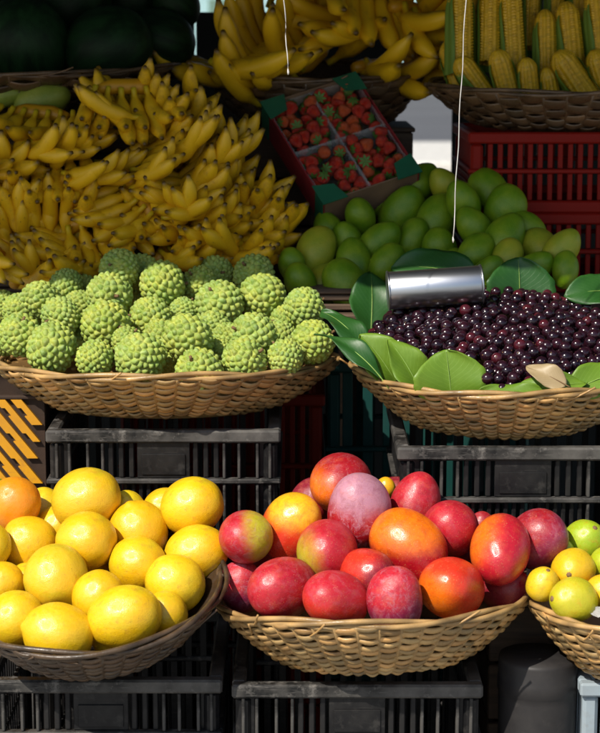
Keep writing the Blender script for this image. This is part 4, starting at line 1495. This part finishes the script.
# ---- corn
def corn():
    km = M("corn_kernels")
    c = km.mix(km.ramp(km.noise(3, 4), .35, .7), (.70, .40, .012), (.80, .52, .03))
    c = km.mix(1.0, c, km.vcol(), 'MULTIPLY')
    km.set(Base__Color=c, Roughness=.35)
    hm = M("corn_husk")
    st = hm.noise(8, 4, .6, hm.mapped((14, 14, .6)))
    hm.set(Base__Color=hm.mix(hm.ramp(st, .3, .7), (.08, .17, .015), (.20, .30, .04)), Roughness=.55)
    hm.bump(st, .4, .003)
    L, r = .165, .0195
    rows, ker = 14, 30
    nu, nv = rows * 4, ker * 3
    rs = random.Random(2)
    tint = [[rs.uniform(.8, 1.1) for _ in range(ker + 1)] for _ in range(rows)]
    v, f, col = [], [], []
    for j in range(nv + 1):
        t = j / nv
        rr = r * (1 - .10 * t - .62 * max(0, (t - .8) / .2) ** 2.2)
        for i in range(nu):
            a = 2 * math.pi * i / nu
            sh = (i // 4) % 2 * .5
            h = (abs(math.sin(math.pi * i / 4)) ** .6) * (abs(math.sin(math.pi * (j / 3 + sh))) ** .5)
            q = rr * (.84 + .19 * h)
            v.append((q * math.cos(a), q * math.sin(a), t * L))
            g = tint[(i // 4) % rows][min(ker, j // 3)]
            col.append((g, g, g))
    for j in range(nv):
        for i in range(nu):
            l = (i + 1) % nu
            f.append((j * nu + i, j * nu + l, (j + 1) * nu + l, (j + 1) * nu + i))
    f.append(tuple(nv * nu + i for i in range(nu)))
    cob = mkmesh("cob", v, f, km.m, True, col)
    def husk(a0, a1, top, seed):
        n, k = 12, 14
        g = random.Random(seed)
        v, f = [], []
        for j in range(k + 1):
            t = j / k
            mid, half = (a0 + a1) / 2, (a1 - a0) / 2
            w = half * (1 - .75 * max(0, t - .35) ** 1.3)
            for i in range(n + 1):
                u = i / n * 2 - 1
                a = mid + w * u
                q = r * (1.09 - .10 * t - .55 * max(0, (t - .72) / .28) ** 2) + .0015 * math.sin(u * 6 + seed)
                v.append((q * math.cos(a), q * math.sin(a), -.012 + t * (top + .012)))
        for j in range(k):
            for i in range(n):
                b = j * (n + 1) + i
                f.append((b, b + 1, b + n + 2, b + n + 1))
        return mkmesh("husk_leaf", v, f, hm.m)
    # kernels show towards -Y
    hk = [husk(R_(-40), R_(60), .150, 1), husk(R_(45), R_(140), .158, 2), husk(R_(120), R_(222), .150, 3)]
    E = [(460, 62, 460, -20, 24, .60), (489, 55, 490, -20, 22, .62), (514, 68, 509, -15, 23, .61), (529, 40, 531, -30, 18, .68), (546, 72, 545, 10, 21, .60), (573, 67, 566, 2, 24, .60),
         (601, 60, 594, -10, 22, .60), (553, 22, 557, -40, 18, .70), (579, 18, 576, -40, 18, .70), (487, 101, 458, 58, 22, .52), (511, 104, 497, 50, 22, .51), (530, 106, 526, 58, 20, .51),
         (552, 106, 546, 68, 19, .52), (590, 102, 557, 52, 26, .51), (612, 108, 594, 50, 24, .52), (462, 84, 446, 42, 20, .60), (640, 100, 630, 40, 24, .53), (630, 60, 625, -10, 24, .60), (660, 70, 655, 0, 24, .60),
         (505, 15, 503, -50, 20, .72), (472, 15, 474, -50, 20, .72)]
    its = [dict(px=(e[0] + e[2]) / 2, py=(e[1] + e[3]) / 2, e=e) for e in E]
    row_names(its, (8, 60), ("back", "upper", "front"))
    for k, i in enumerate(its):
        x0, y0, x1, y1, w, Y = i['e']
        lo = y0 > 90
        bot, tip = P(x0, y0 + (0 if lo else 8), Y + (.045 if lo else -.01)), P(x1, y1, Y + (.02 if lo else .03))
        # tips point down and out; the butt sits higher in the basket
        ax = tip - bot
        L0 = max(.105 if lo else .125, min(.17, ax.length))
        z = ax.normalized()
        y = (-sdir(.0, .1, 1)); y = (y - z * y.dot(z)).normalized()
        x = y.cross(z)
        q = Matrix((x, y, z)).transposed().to_quaternion() @ Quaternion((0, 0, 1), rs.uniform(-.5, .5))
        s = w / 2 * 1.15 * mpp(tip) / r
        t = empty("corn_ear", tip - z * L0, q)
        t.scale = (s, s, L0 / L)
        obj("cob", cob, t)
        for h in hk: obj("husk_leaf", h, t)
        tag(t, "yellow corn ear in split green husk, %s in the %s row" % (i['ord'], i['row']), "corn", "corn ears in the dark basket")


corn()


# ---- strawberry box
def strawberry_box():
    c = P(340, 137, .50)
    k = mpp(c)
    u = RGT * 92 + UPV * 33 + FWD * 26
    v = RGT * 64 - UPV * 108 - FWD * 80
    n = u.cross(v).normalized()
    if n.dot(FWD) > 0: n = -n
    un = u.normalized(); vn = n.cross(un).normalized()
    if vn.dot(v) < 0: vn = -vn
    W, L, D = u.length * k * 1.0, v.length * k * .98, .065
    # local axes: x along the short side, y up the long side, z out of the box
    q = Matrix((un, -vn, n)).transposed().to_quaternion()
    if (un.cross(-vn)).dot(n) < 0:
        q = Matrix((-un, -vn, n)).transposed().to_quaternion()
    t = empty("strawberry_box", c - n * D, q)
    kraft = plain("brown_card", (.17, .10, .055), .85, .2, 20)
    redc = plain("red_printed_card", (.20, .012, .014), .6, .2, 20)
    grn = plain("green_printed_card", (.008, .10, .045), .6, .15, 20)
    W2, L2 = W / 2, L / 2
    MB().box(-W2, W2, -L2, L2, 0, .003).build("bottom", kraft, t)
    MB().box(-W2, W2, L2 - .003, L2, .0032, D).build("end_panel", kraft, t)
    MB().box(-W2, W2, -L2, -L2 + .003, .0032, D).build("end_panel", kraft, t)
    MB().box(-W2 - .003, -W2 - .0002, -L2, L2, 0, D).build("side_panel", redc, t)
    MB().box(W2 + .0002, W2 + .003, -L2, L2, 0, D).build("side_panel", redc, t)
    e = .043
    for sx in (-1, 1):
        for sy in (-1, 1):
            p = [(sx * (W2 + .006), sy * (L2 + .006)), (sx * (W2 - e), sy * (L2 + .006)), (sx * (W2 - e * .75), sy * (L2 - e * .75)), (sx * (W2 + .006), sy * (L2 - e))]
            vv = [(a, b, D + .001) for a, b in p] + [(a, b, D + .003) for a, b in p]
            MB().add(vv, [(0, 1, 2, 3), (4, 5, 6, 7), (0, 1, 5, 4), (1, 2, 6, 5), (2, 3, 7, 6), (3, 0, 4, 7)]).build("corner_flap", grn, t)
            MB().box(*sorted((sx * (W2 + .0035), sx * (W2 + .0055))), *sorted((sy * (L2 - .03), sy * L2)), 0.0, D).build("corner_flap", grn, t)
    tag(t, "open red and brown card box with green corners holding strawberry punnets", "box")
    # punnets
    pm = M("clear_plastic")
    pm.set(Base__Color=(.9, .93, .93), Roughness=.2, Alpha=.07)
    pmat = pm.m
    sm = M("strawberry_skin")
    s1 = sm.mix(sm.ramp(sm.noise(1.4, 3), .35, .7), (.36, .012, .008), (.55, .04, .015))
    s1 = sm.mix(sm.math('MULTIPLY', sm.math('GREATER_THAN', sm.rand(), .7), .4), s1, (.6, .16, .03))
    s1 = sm.mix(sm.math('LESS_THAN', sm.vor(6.5, rand=.5), .13), s1, (.6, .38, .08))
    sm.set(Base__Color=s1, Roughness=.32)
    sm.bump(sm.vor(6.5, rand=.5), .5, .05)
    sv, sf = uv_sphere(18, 14)
    z = sv[:, 2].copy()
    w = np.where(z > 0, 1 - .15 * z, 1 + .0 * z)
    sv[:, 0] *= w; sv[:, 1] *= w
    low = np.clip(-z, 0, 1)
    sv[:, 0] *= 1 - .28 * low; sv[:, 1] *= 1 - .28 * low
    sv[:, 2] = np.where(z < 0, z * 1.35, z * .75)
    sme = mkmesh("strawberry", sv, sf, sm.m)
    cm = MB()
    for a in range(7):
        th = 2 * math.pi * a / 7
        d1 = (math.cos(th), math.sin(th)); d2 = (-math.sin(th), math.cos(th))
        cm.add([(0, 0, .80), (d1[0] * .5 + d2[0] * .2, d1[1] * .5 + d2[1] * .2, .74), (d1[0] * .95, d1[1] * .95, .62), (d1[0] * .5 - d2[0] * .2, d1[1] * .5 - d2[1] * .2, .74)], [(0, 3, 2, 1)])
    cme = cm.mesh("calyx", plain("calyx_green", (.06, .16, .02), .6))
    q0 = t.matrix_basis
    M0 = Matrix.Translation(t.location) @ q.to_matrix().to_4x4()
    rs = random.Random(14)
    names = {(-1, 1): "upper left", (1, 1): "upper right", (-1, -1): "lower left", (1, -1): "lower right"}
    pw, plh = W2 * .47, L2 * .47
    for (sx, sy), nm in names.items():
        cx, cy = sx * W2 * .49, sy * L2 * .49
        pt = empty("punnet", M0 @ Vector((cx, cy, .0035)), q)
        h = D * .86
        MB().box(-pw, pw, -plh, plh, 0, .001).build("bottom", pmat, pt)
        MB().box(-pw, pw, plh - .001, plh, .0012, h).build("wall", pmat, pt)
        MB().box(-pw, pw, -plh, -plh + .001, .0012, h).build("wall", pmat, pt)
        MB().box(-pw, -pw + .001, -plh + .0012, plh - .0012, .0012, h).build("wall", pmat, pt)
        MB().box(pw - .001, pw, -plh + .0012, plh - .0012, .0012, h).build("wall", pmat, pt)
        r = MB()
        for (a, b, c_, d_) in ((-pw - .003, pw + .003, plh, plh + .003), (-pw - .003, pw + .003, -plh - .003, -plh), (-pw - .003, -pw, -plh, plh), (pw, pw + .003, -plh, plh)):
            r.box(a, b, c_, d_, h - .001, h + .001)
        r.build("lip", pmat, pt)
        tag(pt, "clear plastic punnet of strawberries, %s in the card box" % nm, "punnet", "strawberry punnets")
        pts = []
        tr = 0
        while len(pts) < 22 and tr < 6000:
            tr += 1
            p = (rs.uniform(-pw * .86, pw * .86), rs.uniform(-plh * .88, plh * .88), rs.uniform(.038, .060))
            if all((p[0] - a[0]) ** 2 + (p[1] - a[1]) ** 2 + (p[2] - a[2]) ** 2 > .0185 ** 2 for a in pts): pts.append(p)
        for p in pts:
            dd = Vector((rs.uniform(-1, 1), rs.uniform(-1, 1), rs.uniform(-.5, .9))).normalized()
            o = obj("strawberry", sme, None, M0 @ Vector((cx + p[0], cy + p[1], p[2])), q @ dd.to_track_quat('Z', 'Y'), rs.uniform(.0118, .0142))
            obj("calyx", cme, o)
            tag(o, "small red strawberry in the %s punnet" % nm, "strawberry", "strawberries in the %s punnet" % nm)
    return t


strawberry_box()
wooden_box(.02, .19, .60, .70, 1.017, 1.22, "wooden box propping up the strawberry box")


# ---- small things
def strings():
    sm = plain("white_string", (.50, .48, .44), .7)
    for (a, b, Y, lab) in (((466, -3), (453, 240), -.22, "long white string hanging from the awning before the green mangoes"),
                           ((284, -3), (288, 72), -.26, "short white string hanging from the awning above the strawberry box")):
        p0, p1 = P(*a, Y), P(*b, Y)
        d = (p0 - p1).normalized()
        top = p1 + d * ((CZ - .03 - p1.z) / d.z)
        pts = [p1 + (top - p1) * (k / 24) + Vector((.0008 * math.sin(k * 1.3), 0, 0)) for k in range(25)]
        o = MB().tube(pts, .0008, 6).build("string", sm, None, True)
        kn = MB().tube([p1 + Vector((0, 0, -.004)), p1 + Vector((.0005, 0, 0)), p1 + Vector((0, 0, .005))], [.0008, .0017, .0008], 6).build("knot", sm, o, True)
        tag(o, lab, "string", "white strings")


strings()


def crumple(name, c, w, h, nrm, mat, label, seed, cat):
    rs = random.Random(seed)
    n = 14
    nrm = Vector(nrm).normalized()
    x = nrm.cross(Vector((0, 0, 1))).normalized(); y = nrm.cross(x)
    w0 = [(rs.uniform(3, 9), rs.uniform(3, 9), rs.uniform(0, 6)) for _ in range(6)]
    v, f = [], []
    for j in range(n + 1):
        for i in range(n + 1):
            a, b = i / n - .5, j / n - .5
            z = sum(abs(math.sin(p * a + q * b + s)) for p, q, s in w0) / 6 - .5
            v.append(Vector(c) + x * a * w * (1 + .2 * math.sin(b * 9)) + y * b * h * (1 + .2 * math.sin(a * 7 + 1)) + nrm * z * min(w, h) * .35)
    for j in range(n):
        for i in range(n):
            a = j * (n + 1) + i
            f.append((a, a + 1, a + n + 2, a + n + 1))
    o = MB().add(v, f).build(name, mat, None, True)
    tag(o, label, cat)


PAPER = plain("newsprint", (.34, .33, .31), .8, .2, 30)
crumple("paper_scrap", P(599, 612, -.485), .022, .014, sdir(-.1, .5, .8), PAPER, "white paper scrap in the guava basket", 8, "paper")


def drum():
    a = P(537, 735, -.30)
    x0, x1 = P(497, 700, -.38).x, P(577, 700, -.38).x
    r = (x1 - x0) / 2
    z1 = P(537, 655, -.38).z
    t = empty("bucket", ((x0 + x1) / 2, -.38, 0))
    pr = [(r * .86, 0), (r * .88, .02), (r * .97, z1 - .06), (r * .97, z1 - .05), (r, z1 - .048), (r, z1 - .03), (r * .985, z1 - .028), (r * .985, z1 - .006), (r * .96, z1), (r * .3, z1 + .002), (.001, z1 + .002)]
    n = 40
    v, f = [], []
    for (rr, z) in pr:
        v += [(rr * math.cos(2 * math.pi * k / n), rr * math.sin(2 * math.pi * k / n), z) for k in range(n)]
    for j in range(len(pr) - 1):
        for k in range(n):
            l = (k + 1) % n
            f.append((j * n + k, j * n + l, (j + 1) * n + l, (j + 1) * n + k))
    MB().add(v, f).build("body", DGREY, t, True)
    tag(t, "dark grey lidded bucket between the mango and guava baskets", "bucket")


drum()
bpy.context.view_layer.update()
